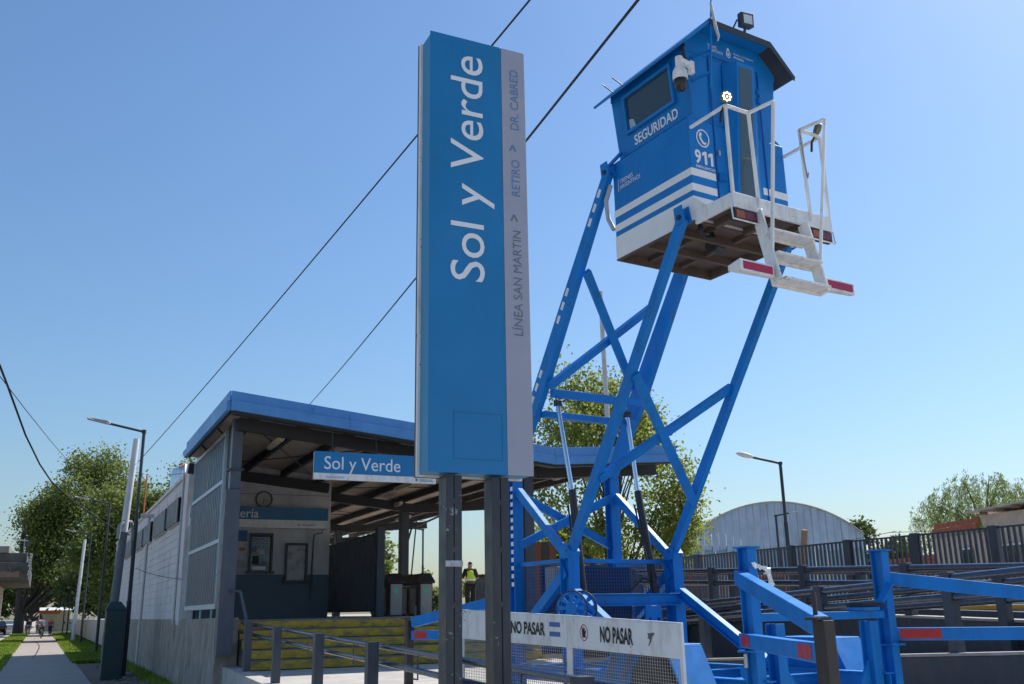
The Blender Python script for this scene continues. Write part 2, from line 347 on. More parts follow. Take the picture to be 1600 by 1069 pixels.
slope_block(10.742,12.288,3.9,17.5,lambda y: zA(y)-.157,'ramp_slab',m_concd); slope_block(12.576,14.253,3.9,24.7,lambda y: zB(y)-.157,'ramp_slab',m_concd)
def rail_run(x, ys, zf, ztop, offs, r=.052, pw=.144):
    for y_ in ys:
        a = MB(); a.box(x-pw/2,x+pw/2,y_-pw/2,y_+pw/2,zf(y_)-.002,ztop(y_)+.065); a.build('rail_post', m_slate, rp, bevel=.005)
    for o_ in offs:
        a = MB(); a.path([(x,ys[0]-.4,ztop(ys[0]-.4)+o_),(x,ys[-1]+.4,ztop(ys[-1]+.4)+o_)], r, 12); a.build('handrail', m_rail, rp, smooth=40)
rail_run(10.6,[5.4,9.1,11.45,14.4,17.2], zA, tA, (-.013,-.25))
rail_run(12.16,[5.6,9.55,13.5,17.3], lambda y: zA(y)-.13, tA, (-.04,-.275))
rail_run(12.43,[7.35,11.45,13.8,16.5,19.5,22.8], zB, tB, (-.013,-.25))
rail_run(14.4,[6.55,10.5,14.4,18.35,22.3], zB, tB, (-.04,-.275))
# far platform with yellow kerb and the railing fence on it
g = MB(); g.box(19.2,24,2,60,.2,1.43); struct('far_platform', g, m_concd)
g = MB(); g.box(19.17,19.5,2,60,1.432,1.515); struct('platform_edge', g, mat('yellow kerb paint', (.55,.30,.02), .7, 0, .15, 5, 0, 60, ((.15,.13,.1), .6, 5, 1)), bevel=.008)
g = MB(); g.box(19.5,24,2,60,1.432,1.50); struct('platform_top', g, m_floor)
ff = thing('platform_fence', 'long dark grey vertical bar fence along the far platform', 'fence', (19.6,22,1.5))
ZT = 3.25; bm_ = MB(); bm_.box(-.018,.018,-.03,.03,0,1.62)
bar_me = bm_.mesh('fence_bar'); bar_me.materials.append(m_slate)
yy = 12.6; kk = 0
posts_y = [13.1+2.28*i for i in range(11)]
while yy < 36:
    if all(abs(yy-p) > .09 for p in posts_y): piece('bar', bar_me, ff, loc_of(ff, (19.62,yy,1.62)))
    yy += .15
for p in posts_y:
    a = MB(); a.box(19.54,19.70,p-.11,p+.11,1.5,ZT+.03); a.build('fence_post', m_slate, ff, bevel=.006)
a = MB(); a.box(19.6,19.64,12.4,36.2,ZT-.045,ZT); a.build('top_rail', m_slate, ff)
a = MB(); a.box(19.6,19.64,12.4,36.2,1.6,1.65); a.build('bottom_rail', m_slate, ff)

# ------------------------------------------------------------------ totem sign
tt = thing('totem_sign', 'tall blue and grey station totem on two dark steel posts', 'sign', (2.65,6.12,.35))
X0, X1, XS, Z0, Z1 = 2.245, 3.04, 2.836, 2.505, 5.885
a = MB(); a.box(X0+.012,X1-.004,6.012,6.20,Z0+.004,Z1-.004); a.build('sign_box', m_tblue2, tt, bevel=.004)
a = MB(); a.box(X0,XS-.0015,6.0,6.0115,Z0,Z1); bp = a.build('blue_panel', m_tblue, tt, bevel=.002)
a = MB(); a.box(XS+.0015,X1,6.0,6.0115,Z0,Z1); gp = a.build('grey_panel', m_tgrey, tt, bevel=.002)
a = MB(); a.box(X0-.006,X1+.006,6.2005,6.235,Z0-.008,Z1+.0); a.build('back_trim', m_white, tt, bevel=.002)
a = MB(); a.box(X0-.009,X1+.009,6.2355,6.25,Z0-.012,Z1+.004); a.build('back_panel', m_slate, tt)
text('Sol y Verde', (2.672,6.0,3.895), (0,0,1), (-1,0,0), 1.845, .262, m_lett, bp, .002)
for s_, v0, v1, mm in (('LÍNEA SAN MARTIN',3.525,4.345,m_tgreyt),('>',4.42,4.475,m_tgreyt),('RETIRO',4.63,4.93,m_tbluet),('>',5.0,5.055,m_tbluet),('DR. CABRED',5.187,5.711,m_tbluet)):
    text(s_, (2.978 if s_ != '>' else 2.967,6.0,v0), (0,0,1), (-1,0,0), v1-v0, .068 if s_ != '>' else .085, mm, gp, .0 if s_ != '>' else .015)
fr = MB()
hx0, hx1, hz0, hz1 = 2.43, 2.80, 2.60, 2.93
for q in ((hx0,hx1,hz0,hz0+.004),(hx0,hx1,hz1-.004,hz1),(hx0,hx0+.004,hz0,hz1),(hx1-.004,hx1,hz0,hz1)): fr.box(q[0],q[1],5.9975,5.9995,q[2],q[3])
fr.build('hatch_seam', mat('hatch seam', (.010,.165,.385), .6), bp)
for x0, x1 in ((2.396,2.512),(2.737,2.865)):
    a = MB(); y0, y1 = 6.05, 6.19; xm = (x0+x1)/2
    a.box(x0,xm-.003,y0,y1,.3,Z0-.0105); a.box(xm+.003,x1,y0,y1,.3,Z0-.0105); a.box(xm-.003,xm+.003,y0+.012,y1-.01,.3,Z0-.0105)
    p = a.build('post', m_steelp, tt, bevel=.003)
    for zz in (.9,1.62,1.98,2.3):
        b = MB(); b.box(xm-.02,xm+.02,y0-.001,y0+.0005,zz,zz+.035); b.build('weld_tab', m_steelp, p)
# plastic wrap left on the post
a = MB(); a.box(2.392,2.516,6.046,6.05,1.885,1.925); a.build('tape', mat('clear tape', (.42,.43,.46), .25, 0, .3, 30), tt)

# ------------------------------------------------------------------ handrail along the kerb
hr = thing('entrance_railing', 'slate square posts with two pipe rails beside the entrance', 'railing', (3.2,12,forez(12)))
for y_ in (18.7,17.3,15.0,12.55,10.3,8.1,5.75,3.6):
    z0 = forez(y_)+.03; zt = 1.545-.0265*(19.6-y_)
    a = MB(); a.box(3.17,3.29,y_-.06,y_+.06,z0,zt); a.build('post', m_slate, hr, bevel=.004)
def rz_(y): return 1.545-.0265*(19.6-y)-.03
for o_ in (-.02,-.19):
    a = MB(); pts = [(3.35,y_,rz_(y_)+o_+random.uniform(-.006,.006)) for y_ in (18.6,16.5,14.2,12,10,8,6,4,1)]
    a.path(pts, .03, 12); a.build('rail', m_rail, hr, smooth=40)
for y_ in (18,16.1,13.6,11.4,9.2,6.9):
    a = MB(); a.path([(3.35,y_,rz_(y_)-.02),(3.35,y_,rz_(y_)-.19),(3.35,y_+.0,rz_(y_)-.27),(3.35,y_+.12,rz_(y_)-.27)], .008, 6); a.build('bracket', m_slate, hr)
# short newel handrail at the column
a = MB(); a.path([(3.05,18.23,2.02),(3.10,18.05,2.02),(3.17,17.9,2.0),(3.22,17.8,1.75),(3.26,17.6,1.45)], .025, 10)
tag(a.build('stair_handrail', m_slatel, None, smooth=40), 'bent slate pipe handrail at the foot of the entrance column', 'handrail')

# ------------------------------------------------------------------ station canopy
def zr(x): return 5.52-(x-2.72)*.1035 if x <= 9.3 else 4.84+(x-9.3)*.068
FY, XR = 17.4, 12.35
cn = thing('station_canopy', 'blue edged butterfly canopy roof over the station entrance and platform', 'canopy', (6,18.5,FLOOR))
def roof_sheet(x0, x1, y0, y1, nm):
    a = MB(); xs_ = [x0]+([9.3] if x0 < 9.3 < x1 else [])+[x1]
    poly = [(x,y0,zr(x)-.02) for x in xs_]+[(x,y0,zr(x)-.09) for x in reversed(xs_)]
    a.prism(poly, (0,y1-y0,0)); a.build(nm, m_fascia, cn)
    b = MB(); n = int((y1-y0)/.11); vs = []; fs = []     # ribbed underside
    for i in range(n+1):
        yy = y0+(y1-y0)*i/n; dz = -.115-(.022 if i % 2 else 0)
        vs += [(x,yy,zr(x)+dz) for x in xs_]
    k = len(xs_)
    fs = [(i*k+j,i*k+j+1,(i+1)*k+j+1,(i+1)*k+j) for i in range(n) for j in range(k-1)]
    b.add(vs, fs); b.build('soffit', m_soffit, cn)
roof_sheet(2.76, 6.42, FY+.02, 24.55, 'roof_sheet'); roof_sheet(6.43, XR-.03, FY+.02, 41, 'roof_sheet')
def fascia(p, q, out, hts, nseg):
    p = Vector(p); q = Vector(q); out = Vector(out)
    for (ha, hb, th) in hts:
        for i in range(nseg):
            f0, f1 = i/nseg+.0004, (i+1)/nseg-.0004
            A = p.lerp(q, f0); B = p.lerp(q, f1)
            a = MB(); o = out*th
            a.hexa([A+V(0,0,hb), B+V(0,0,hb), B+o+V(0,0,hb), A+o+V(0,0,hb), A+V(0,0,ha), B+V(0,0,ha), B+o+V(0,0,ha), A+o+V(0,0,ha)])
            a.build('fascia_panel', m_fascia, cn, bevel=.004)
H2 = ((0,-.185,.03),(-.192,-.36,.075))
fascia((2.72,FY,zr(2.72)), (9.3,FY,zr(9.3)), (0,-1,0), H2, 3)
fascia((9.3,FY,zr(9.3)), (XR,FY,zr(XR)), (0,-1,0), H2, 1)
fascia((2.72,FY,zr(2.72)), (2.72,23.3,zr(2.72)), (-1,0,0), H2, 2)
fascia((XR,FY,zr(XR)), (XR,41,zr(XR)), (1,0,0), ((0,-.16,.03),), 4)
a = MB(); a.prism([(2.78,FY+.005,zr(2.78)-.14),(9.3,FY+.005,zr(9.3)-.14),(XR-.02,FY+.005,zr(XR)-.14),(XR-.02,FY+.005,zr(XR)-.37),(9.3,FY+.005,zr(9.3)-.40),(2.78,FY+.005,zr(2.78)-.40)], (0,.22,0)); a.build('eave_beam', m_purl, cn)
a = MB(); a.box(2.74,2.78,FY+.3,23.2,zr(2.74)-.36,zr(2.74)-.3); a.build('eave_return', m_purl, cn)
x = 3.35
while x < XR-.2:
    y1 = 24.5 if x < 6.4 else 40.9
    a = MB(); a.box(x-.045,x+.045,FY+.23,y1,zr(x)-.30,zr(x)-.138); a.build('purlin', m_purl, cn); x += .93
def rafter(x0, x1, y, dz=.30, h=.24, w=.14):
    a = MB(); xs_ = [x0]+([9.3] if x0 < 9.3 < x1 else [])+[x1]
    for p, q in zip(xs_[:-1], xs_[1:]): a.bar((p,y,zr(p)-dz-h/2),(q,y,zr(q)-dz-h/2),w,h)
    a.build('rafter', m_purl, cn)
for y_ in (24.42,): rafter(2.9,6.4,y_)
for y_ in (18.2,25.9,33,40): rafter(6.45 if y_ > 20 else 3.0, XR-.05, y_)
for y_ in (22,29.5,36.5):
    a = MB(); a.tube((6.5,y_,zr(6.5)-.33),(12.2,y_+3,zr(12.2)-.33),.012,n=6); a.tube((6.5,y_+3,zr(6.5)-.33),(12.2,y_,zr(12.2)-.33),.012,n=6); a.build('tie_rod', m_purl, cn)
for q in ((3.2,18.3,6.2,24.3),(6.2,18.3,3.2,24.3)):
    a = MB(); a.tube((q[0],q[1],zr(q[0])-.33),(q[2],q[3],zr(q[2])-.33),.012,n=6); a.build('tie_rod', m_purl, cn)
for x, y_ in ((9.05,18.25),(9.05,26.1),(9.05,33),(9.05,40)):
    a = MB(); a.box(x-.11,x+.11,y_-.14,y_+.14,FLOOR if y_ > 18.9 else .6,zr(9.05)-.5); a.build('column', m_slate, cn, bevel=.006)
a = MB(); a.path([(9.05,26.1,3.1),(9.35,26.3,3.9),(10.4,26.4,4.35)], .03, 8); a.path([(9.2,26.0,2.0),(9.4,26.0,4.2)], .02, 6); a.build('knee_brace', m_slate, cn)
# the corner column: slim steel above, boxed in below
a = MB(); a.box(2.93,3.12,18.28,18.5,3.86,zr(3.0)-.30); c_ = a.build('column', m_slatel, cn, bevel=.006)
b = MB(); b.box(2.88,3.17,18.23,18.55,4.21,4.235); b.build('collar', m_slate, c_)
a = MB(); a.box(2.86,3.13,18.24,18.54,.9,3.858); a.build('column_casing', m_slatel, cn, bevel=.01)
for x, y_ in ((4.0,19.6),(6.9,27.5),(7.8,22.5),(7.8,30.5),(8.7,26),(8.6,35),(10.0,21.5),(10.2,29.5),(11.2,24.5),(11.3,34),(10.4,18.9),(11.5,19.3)):
    lf = thing('tube_light', 'cream fluorescent tube light under the dark canopy', 'light', (x,y_,zr(x)-.42), 0, 'tube lights under the canopy')
    a = MB(); a.box(-.05,.05,-.65,.65,.0,.07); a.build('housing', m_tube, lf, local=True, bevel=.006)
    for dx in (-.025,.025):
        a = MB(); a.tube((dx,-.6,-.018),(dx,.6,-.018),.016,n=8); a.build('tube', m_tube, lf, local=True, smooth=40)
    a = MB(); a.tube((0,-.5,.07),(0,-.5,.22),.006,n=5); a.tube((0,.5,.07),(0,.5,.22),.006,n=5); a.build('hanger', m_purl, lf, local=True)
LAMP_T = ('under the eave beside the corner column', 'over the ticket hall edge', 'over the dark bar fence', 'in the middle of the roof', 'above the turnstiles', 'far back under the roof', 'behind the hanging sign', 'half way back', 'by the platform eave', 'deepest by the platform eave', 'at the front right of the totem', 'at the front right end of the canopy')
for o_, tx in zip([o for o in col.objects if o.name.startswith('tube_light')], LAMP_T): o_['label'] = 'cream tube light fixture ' + tx
# ribbed sheet screen on the left side of the hall
scn = thing('ribbed_screen', 'grey ribbed sheet screen in a pale metal frame beside the entrance column', 'screen', (3.05,21.8,1.6))
ya, yb = 19.75, 24.2
zl = [(1.72,1.82),(2.98,3.06),(4.14,4.22),(5.13,5.20)]
for i in range(3):
    z0, z1 = zl[i][1]-.01, zl[i+1][0]+.01; a = MB(); n = 74; vs = []
    for k in range(n+1):
        yy = ya+.05+(yb-ya-.1)*k/n; xx = 3.03+(.05 if k % 4 in (1,2) else 0); vs += [(xx,yy,z0),(xx,yy,z1)]
    a.add(vs, [(2*k,2*k+2,2*k+3,2*k+1) for k in range(n)]); a.build('ribbed_sheet', m_screen, scn)
for z0, z1 in zl:
    a = MB(); a.box(3.01,3.08,ya,yb,z0,z1); a.build('frame_rail', m_alu, scn, bevel=.004)
for yy in (ya,yb-.05):
    a = MB(); a.box(3.012,3.078,yy,yy+.05,1.822,5.128) if yy > 22 else a.box(3.008,3.082,yy-.045,yy-.001,1.72,5.22); a.build('frame_stile', m_alu, scn, bevel=.004)
for yy in (20.3,21.8,23.4):
    a = MB(); a.box(3.03,3.06,yy-.02,yy+.02,1.5,1.72); a.build('foot', m_alu, scn)
a = MB(); a.box(3.085,3.15,19.55,19.75,1.6,5.3); a.build('side_flange', m_slate, scn)
for yy in (20.2,22.4):
    a = MB(); a.bar((3.05,yy,5.2),(2.82,yy-.25,5.36),.03,.03); a.build('roof_stay', m_slate, scn)

# ------------------------------------------------------------------ ticket office
of = thing('ticket_office', 'white block ticket office with blue ticket band and stained plinth', 'building', (4.7,30,0))
a = MB(); a.box(3.012,6.48,24.62,51,1.5,5.02); a.build('wall_core', m_mortar, of)
a = MB(); a.box(2.96,6.52,24.95,51.1,5.022,5.12); a.build('coping', m_block, of, bevel=.01)
a = MB(); a.box(2.955,3.4,24.86,51.3,-.1,1.52); a.build('plinth', m_plinth, of, bevel=.015)
a = MB(); a.hexa([(2.86,18.55,-.1),(3.30,18.55,-.1),(3.30,24.85,-.1),(2.90,24.85,-.1),(2.90,18.6,1.56),(3.29,18.6,1.56),(3.29,24.85,1.52),(2.94,24.85,1.52)]); a.build('plinth', m_plinth, of, bevel=.02)
a = MB(); a.box(2.93,3.25,24.45,24.94,1.40,5.25); a.build('pilaster', m_block, of, bevel=.01)
bl = MB(); bl.box(-.006,.012,-.195,.195,-.095,.095); bme = bl.mesh('block'); bme.materials.append(m_block)
rest = MB()
for r_ in range(17):
    z = 1.625+r_*.2; off = .2 if r_ % 2 else 0
    for c in range(65):
        y = 25.16+c*.4+off
        if y > 50.8: continue
        if c < 14: piece('block', bme, of, loc_of(of, (3.0+random.uniform(-.002,.002),y,z)))
        else: rest.box(2.994,3.012,y-.195,y+.195,z-.095,z+.095)
o = rest.build('block_courses', m_block, of); o['kind'] = 'stuff'
a = MB(); a.box(2.962,3.0105,24.951,25.4,1.521,5.021); a.build('corner_render', m_block, of)
m_shut = mat('grey shutter', (.13,.145,.165), .55, .2, .2, 5, .05, 60, ((.28,.27,.27), .4, 6, .3))
for (y0, y1) in ((26.1,28.35),(29.0,32.0),(33.2,35.3),(36.0,38.6),(40.6,43.6),(46.5,49.5)):
    a = MB(); a.box(2.90,2.93,y0,y1,3.93,4.56); s_ = a.build('shutter', m_shut, of, bevel=.004)
    b = MB(); b.box(2.93,2.99,y0-.04,y1+.04,3.9,3.93); b.box(2.93,2.99,y0-.04,y1+.04,4.56,4.59); b.box(2.885,2.90,y0,y0+.04,3.93,4.56); b.box(2.885,2.90,y1-.04,y1,3.93,4.56); b.build('shutter_frame', m_galv, s_)
a = MB(); a.box(2.97,2.99,28.36,28.95,4.05,4.5); a.box(2.97,2.99,32.1,33.1,4.0,4.5); a.build('window_gap', m_wood, of)
a = MB(); a.bar((3.0,33.3,4.75),(2.6,33.3,4.75),.15,.1); a.build('wall_light', m_galv, of)
a = MB(); a.path([(2.94,25.5,1.4),(2.95,25.5,5.1),(2.97,25.7,5.35),(3.1,26.2,5.4)], .03, 8); a.build('conduit', m_galv, of, smooth=40)
a = MB(); a.path([(2.93,34.4,.05),(2.95,34.4,4.9)], .045, 8); a.build('downpipe', m_galv, of, smooth=40)
a = MB(); a.path([(2.97,39.9,4.6),(3.0,39.9,5.6)], .04, 8); a.build('vent_pipe', m_galv, of)
# ticket wall
a = MB(); a.box(3.30,6.50,24.50,24.615,2.552,5.30); a.build('ticket_wall', m_wallup, of)
a = MB(); a.box(3.30,6.502,24.49,24.616,1.5,2.55); a.build('dado', m_walllo, of, bevel=.004)
a = MB()
for z in (4.52,4.9): a.box(3.35,6.45,24.496,24.4995,z,z+.012)
a.box(6.08,6.092,24.49,24.4995,1.7,3.55); a.build('wall_joint', mat('dark joint', (.12,.115,.115), .9), of)
a = MB(); a.prism([(3.0,24.22,4.18),(3.0,24.30,3.675),(3.0,24.49,3.675),(3.0,24.49,4.18)], (3.37,0,0)); bs = a.build('ticket_sign', m_white, of, bevel=.006)
a = MB(); a.hexa([(3.0,24.2145,4.178),(6.372,24.2145,4.178),(6.372,24.2650,3.872),(3.0,24.2650,3.872),(3.0,24.2185,4.179),(6.372,24.2185,4.179),(6.372,24.269,3.873),(3.0,24.269,3.873)]); a.build('sign_band', m_sblue, bs)
text('Boletería', (3.53,24.252,3.915), (1,0,0), (0,-.16,1), 1.09, .215, m_lett, bs, .004, lift=.008)
a = MB()
a.box(5.62,5.66,24.283,24.29,3.74,3.79); a.box(5.72,6.05,24.283,24.29,3.745,3.76); a.box(5.72,6.1,24.283,24.29,3.775,3.785); a.build('sign_emblem', m_tbluet, bs)
a = MB(); a.lathe([(.0,0),(.185,0),(.185,.02),(0,.02)], (4.78,24.498,4.39), 32, (0,-1,0)); ck = a.build('wall_clock', mat('clock face', (.42,.41,.40), .6), None, smooth=30)
tag(ck, 'round grey wall clock above the blue ticket band', 'clock')
a = MB(); a.ring([(.186,0),(.208,0),(.208,.055),(.186,.055)], (4.78,24.497,4.39), 32, (0,-1,0)); a.build('rim', m_slate, ck, smooth=30)
a = MB(); a.bar((4.78,24.472,4.39),(4.76,24.472,4.28),.012,.004,(0,1,0)); a.build('hour_hand', m_ink, ck)
a = MB(); a.bar((4.78,24.471,4.39),(4.91,24.471,4.33),.008,.004,(0,1,0)); a.build('minute_hand', m_ink, ck)
a = MB()
for k in range(12): a.box(4.78+.16*math.sin(k*R(30))-.006,4.78+.16*math.sin(k*R(30))+.006,24.474,24.476,4.39+.16*math.cos(k*R(30))-.01,4.39+.16*math.cos(k*R(30))+.01)
a.build('hour_marks', m_ink, ck)['kind'] = 'stuff'
def twin(x0, x1, z0, z1, nm, lit):
    a = MB(); a.box(x0-.05,x0,24.40,24.488,z0-.05,z1+.05); a.box(x1,x1+.05,24.40,24.488,z0-.05,z1+.05); a.box(x0,x1,24.40,24.488,z1,z1+.05); a.box(x0-.1,x1+.1,24.34,24.488,z0-.1,z0-.052)
    w = a.build('window', m_slate, of, bevel=.004)
    b = MB(); b.box(x0,x1,24.478,24.4885,z0-.05,z1); b.build('pane', lit, w)
    return w
m_pale = mat('frosted pane', (.42,.42,.42), .35, 0, .2, 6, 0, 60, (GR, .7, 5, 1)); m_grl = mat('perforated plate', (.40,.42,.45), .5, .3, .2, 8)
w = twin(4.53,5.0,2.68,3.5,'ticket_window',m_glassd)
a = MB()
for k in range(8):
    for j in range(14):
        x_ = 4.55+k*.06+(.03 if j % 2 else 0); z_ = 2.9+j*.042
        if x_ < 4.99 and not (3.05 < z_ < 3.22): a.box(x_-.018,x_+.014,24.468,24.4775,z_-.012,z_+.014)
o = a.build('grille', m_grl, w); o['kind'] = 'stuff'
a = MB(); a.box(4.58,4.72,24.42,24.46,2.8,3.0); a.build('card_reader', m_black, w, bevel=.006)
a = MB(); a.box(4.66,4.86,24.46,24.466,3.02,3.2); a.build('notice', m_pale, w)
a = MB(); a.box(4.57,4.9,24.46,24.466,2.66,2.75); a.build('tray', m_stripe, w)
w = twin(5.42,5.88,2.46,3.27,'side_window',m_pale)
for (x0, x1, z0, z1, c) in ((4.2,4.42,3.35,3.62,(.05,.14,.3)),(4.2,4.42,2.92,3.3,(.5,.5,.52)),(4.2,4.4,2.72,2.9,(.35,.36,.36))):
    a = MB(); a.box(x0,x1,24.484,24.49,z0,z1); a.build('poster', mat('poster', c, .6, 0, .25, 14), of)
a = MB(); a.box(4.24,4.38,24.48,24.4835,3.12,3.2); a.build('poster', mat('poster orange', (.45,.16,.04), .6), of)
a = MB(); a.path([(6.28,24.45,3.66),(6.28,24.45,3.58),(6.1,24.46,3.55),(6.07,24.46,3.4),(6.02,24.46,1.9)], .014, 6); a.build('conduit', m_slate, of, smooth=40)
# water tank on the office roof
tk = thing('water_tank', 'stainless steel water tank on the white office roof', 'tank', (3.72,30.6,5.12))
a = MB(); a.lathe([(0,0),(.55,0),(.58,.04),(.58,.86),(.56,.92),(.40,1.02),(.18,1.06),(0,1.06)], (3.72,30.6,4.98), 36); a.build('drum', m_inox, tk, smooth=35)
a = MB(); a.ring([(.575,0),(.6,.02),(.575,.04)], (3.72,30.6,5.7), 36); a.ring([(.575,0),(.6,.02),(.575,.04)], (3.72,30.6,5.3), 36); a.build('band', m_galv, tk, smooth=35)
a = MB(); a.path([(3.3,30.3,5.45),(3.35,30.2,5.95),(3.55,30.3,6.05),(3.7,30.6,6.0)], .03, 8); a.build('pipe', m_orange, tk, smooth=40)
a = MB(); a.path([(3.2,39.9,4.7),(3.22,40,7.0)], .026, 8); tag(a.build('vent_rod', m_orange, None, smooth=40), 'thin rusty orange pipe standing above the white wall', 'pipe')
# hanging name board
hs = thing('hanging_sign', 'blue and white Sol y Verde name board hung below the canopy edge', 'sign', (5.4,17.3,4.0))
a = MB(); a.box(4.25,6.64,17.30,17.36,3.972,4.485); bd = a.build('board', m_white, hs, bevel=.004)
a = MB(); a.box(4.247,6.643,17.292,17.2995,4.09,4.488); a.build('blue_field', m_tblue, bd)
text('Sol y Verde', (4.44,17.292,4.165), (1,0,0), (0,0,1), 1.47, .235, m_lett, bd, .002)
text('LÍNEA SAN MARTÍN', (4.48,17.3,4.0), (1,0,0), (0,0,1), .34, .035, m_tbluet, bd)
text('Estación ferroviaria', (4.48,17.3,4.048), (1,0,0), (0,0,1), .26, .026, m_tbluet, bd) if False else None
a = MB(); a.box(6.22,6.26,17.296,17.2995,4.005,4.06); a.box(6.3,6.58,17.296,17.2995,4.01,4.022); a.box(6.3,6.55,17.296,17.2995,4.035,4.045); a.build('emblem', m_tbluet, bd)
for x in (4.6,5.45,6.3):
    a = MB(); a.tube((x,17.33,4.485),(x,17.42,zr(x)-.4),.012,n=6); a.build('hanger', m_purl, hs)

# ------------------------------------------------------------------ hall fence, turnstiles
hf = thing('hall_fence', 'dark bar fence panel beside the turnstiles', 'fence', (7.0,24,FLOOR))
xF = 6.92; bmm = MB(); bmm.box(-.03,.03,-.022,.022,0,1.72); hb = bmm.mesh('bar'); hb.materials.append(m_slate)
y = 21.75
while y < 29: piece('bar', hb, hf, loc_of(hf,(xF,y,FLOOR+.16))); y += .135
a = MB(); a.box(xF-.02,xF+.02,21.7,29,FLOOR+1.84,FLOOR+1.9); a.build('top_rail', m_slate, hf)
a = MB(); a.box(xF-.02,xF+.02,21.7,29,FLOOR+.12,FLOOR+.17); a.build('bottom_rail', m_slate, hf)
a = MB(); a.box(xF-.09,xF+.09,21.52,21.7,FLOOR,FLOOR+2.0); a.build('end_post', m_slate, hf, bevel=.006)
for k, lb in ((0,'dark turnstile with steel panels next to the bar fence'),(1,'dark turnstile half hidden behind the left totem post')):
    x0 = 7.86+k*.80; y0 = 23.7
    g_ = thing('turnstile', lb, 'turnstile', (x0,y0,FLOOR), 0, 'station turnstiles')
    a = MB(); a.box(0,.36,0,1.5,.0,.80); b_ = a.build('body', m_slate, g_, local=True, bevel=.01)
    a = MB(); a.box(.03,.33,-.012,-.002,.04,.78); p = a.build('front_panel', mat('turnstile panel', (.36,.35,.34), .4, .4, .1, 5), g_, local=True)
    b = MB(); b.box(.14,.2,-.016,-.0125,.56,.68); b.build('indicator', emit('green light', (.0,.25,.14), .35), p, local=True)
    for y1 in (.25,.95):
        a = MB(); a.box(-.012,-.002,y1,y1+.45,.06,.70); a.build('side_panel', mat('steel side', (.34,.31,.27), .35, .5, .2, 4), g_, local=True)
    a = MB(); a.prism([(-.05,-.04,.80),(.41,-.04,.80),(.41,-.04,.86),(.30,.02,1.05),(.06,.02,1.05),(-.05,-.04,.86)], (0,1.6,0)); a.build('hood', mat('brown hood', (.03,.022,.018), .45, 0, .1), g_, local=True, bevel=.008)
    a = MB(); a.box(-.36,-.05,.5,.54,.72,.75); a.build('barrier_arm', m_galv, g_, local=True)

# ------------------------------------------------------------------ mobile watch tower on its trailer (local axes: x across, y away along the trailer, z height)
tw = thing('watch_tower_trailer', 'blue security watch tower with raised cabin on lattice arms above a trailer', 'watch tower', (6.125,7.979,0), R(5.6))
def LB(a, name, m, parent=None, **k): return a.build(name, m, parent or tw, local=True, **k)
ZB = 5.725
# --- cabin
a = MB(); a.box(0,1.53,0,1.43,ZB+.31,7.02); cab = LB(a, 'cabin', m_cabin, bevel=.012)
for q in ((-.002,1.532,-.002,.028),(-.002,1.532,1.402,1.432),(-.002,.028,.0285,1.4015),(1.502,1.532,.0285,1.4015)):
    a = MB(); a.box(q[0],q[1],q[2],q[3],ZB+.0195,ZB+.3085); LB(a, 'white_skirt', m_stripe, cab)
for z0, z1 in ((6.29,6.38),(6.1,6.19)):
    for q in ((-.004,-.0005,-.0002,1.43),(-.004,.37,-.004,-.0005),(1.12,1.53,-.004,-.0005)):
        a = MB(); a.box(*q,z0,z1); LB(a, 'stripe', m_stripe, cab)
# hollow dark underside with joists
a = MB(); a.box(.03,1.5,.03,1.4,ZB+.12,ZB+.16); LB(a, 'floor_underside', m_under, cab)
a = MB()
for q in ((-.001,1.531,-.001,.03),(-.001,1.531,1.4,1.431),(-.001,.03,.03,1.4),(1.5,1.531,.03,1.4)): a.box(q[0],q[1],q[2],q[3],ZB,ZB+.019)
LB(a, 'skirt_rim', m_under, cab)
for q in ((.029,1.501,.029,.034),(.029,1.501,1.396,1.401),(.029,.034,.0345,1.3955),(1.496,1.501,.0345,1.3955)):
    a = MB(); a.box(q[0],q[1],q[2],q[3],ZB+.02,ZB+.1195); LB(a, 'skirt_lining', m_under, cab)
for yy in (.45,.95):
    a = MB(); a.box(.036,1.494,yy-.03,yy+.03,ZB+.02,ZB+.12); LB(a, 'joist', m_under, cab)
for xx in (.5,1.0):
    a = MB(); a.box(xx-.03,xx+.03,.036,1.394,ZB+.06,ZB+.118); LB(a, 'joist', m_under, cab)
a = MB(); a.path([(.18,.1,ZB+.12),(.18,.12,ZB-.02),(.3,.2,ZB-.06),(.5,.25,ZB-.02),(.5,.3,ZB+.1)], .028, 8); LB(a, 'drain_pipe', m_black, cab, smooth=40)
a = MB(); a.lathe([(0,0),(.09,0),(.09,.16),(.06,.22),(0,.22)], (.75,.55,ZB+.05), 18, (1,.3,0)); LB(a, 'compressor', m_roofdk, cab, smooth=35)
# upper storey flaring outwards
def upper(z0, z1, i0, i1):
    return [(i0,.02,z0),(1.53-i0,.02,z0),(1.53-i0,1.40,z0),(i0,1.40,z0),(i1,.0,z1),(1.53-i1,.0,z1),(1.53-i1,1.44,z1),(i1,1.44,z1)]
a = MB(); a.hexa(upper(7.0205,8.0,.115,.03)); up_ = LB(a, 'upper_cabin', m_cabin, bevel=.01)
a = MB(); a.prism([(0,-.001,7.0),(0.115,-.001,7.09),(0.0,-.001,7.02)], (0,.0001,0)) if False else None
for q in ((-.002,.12),(1.532,1.41)):
    a = MB(); a.prism([(q[0],.02,7.02),(q[1],.02,7.02),(q[1],.02,7.10)], (0,1.39,0)); LB(a, 'shoulder', m_cabin)
# gable front above the walls
gp_ = [(.03,7.9),(.03,8.0),(.27,8.22),(1.26,8.22),(1.5,8.0),(1.5,7.9)]
a = MB(); a.prism([(x,.0-.005,z) for x, z in gp_], (0,1.44,0)); LB(a, 'gable', m_cabin, up_)
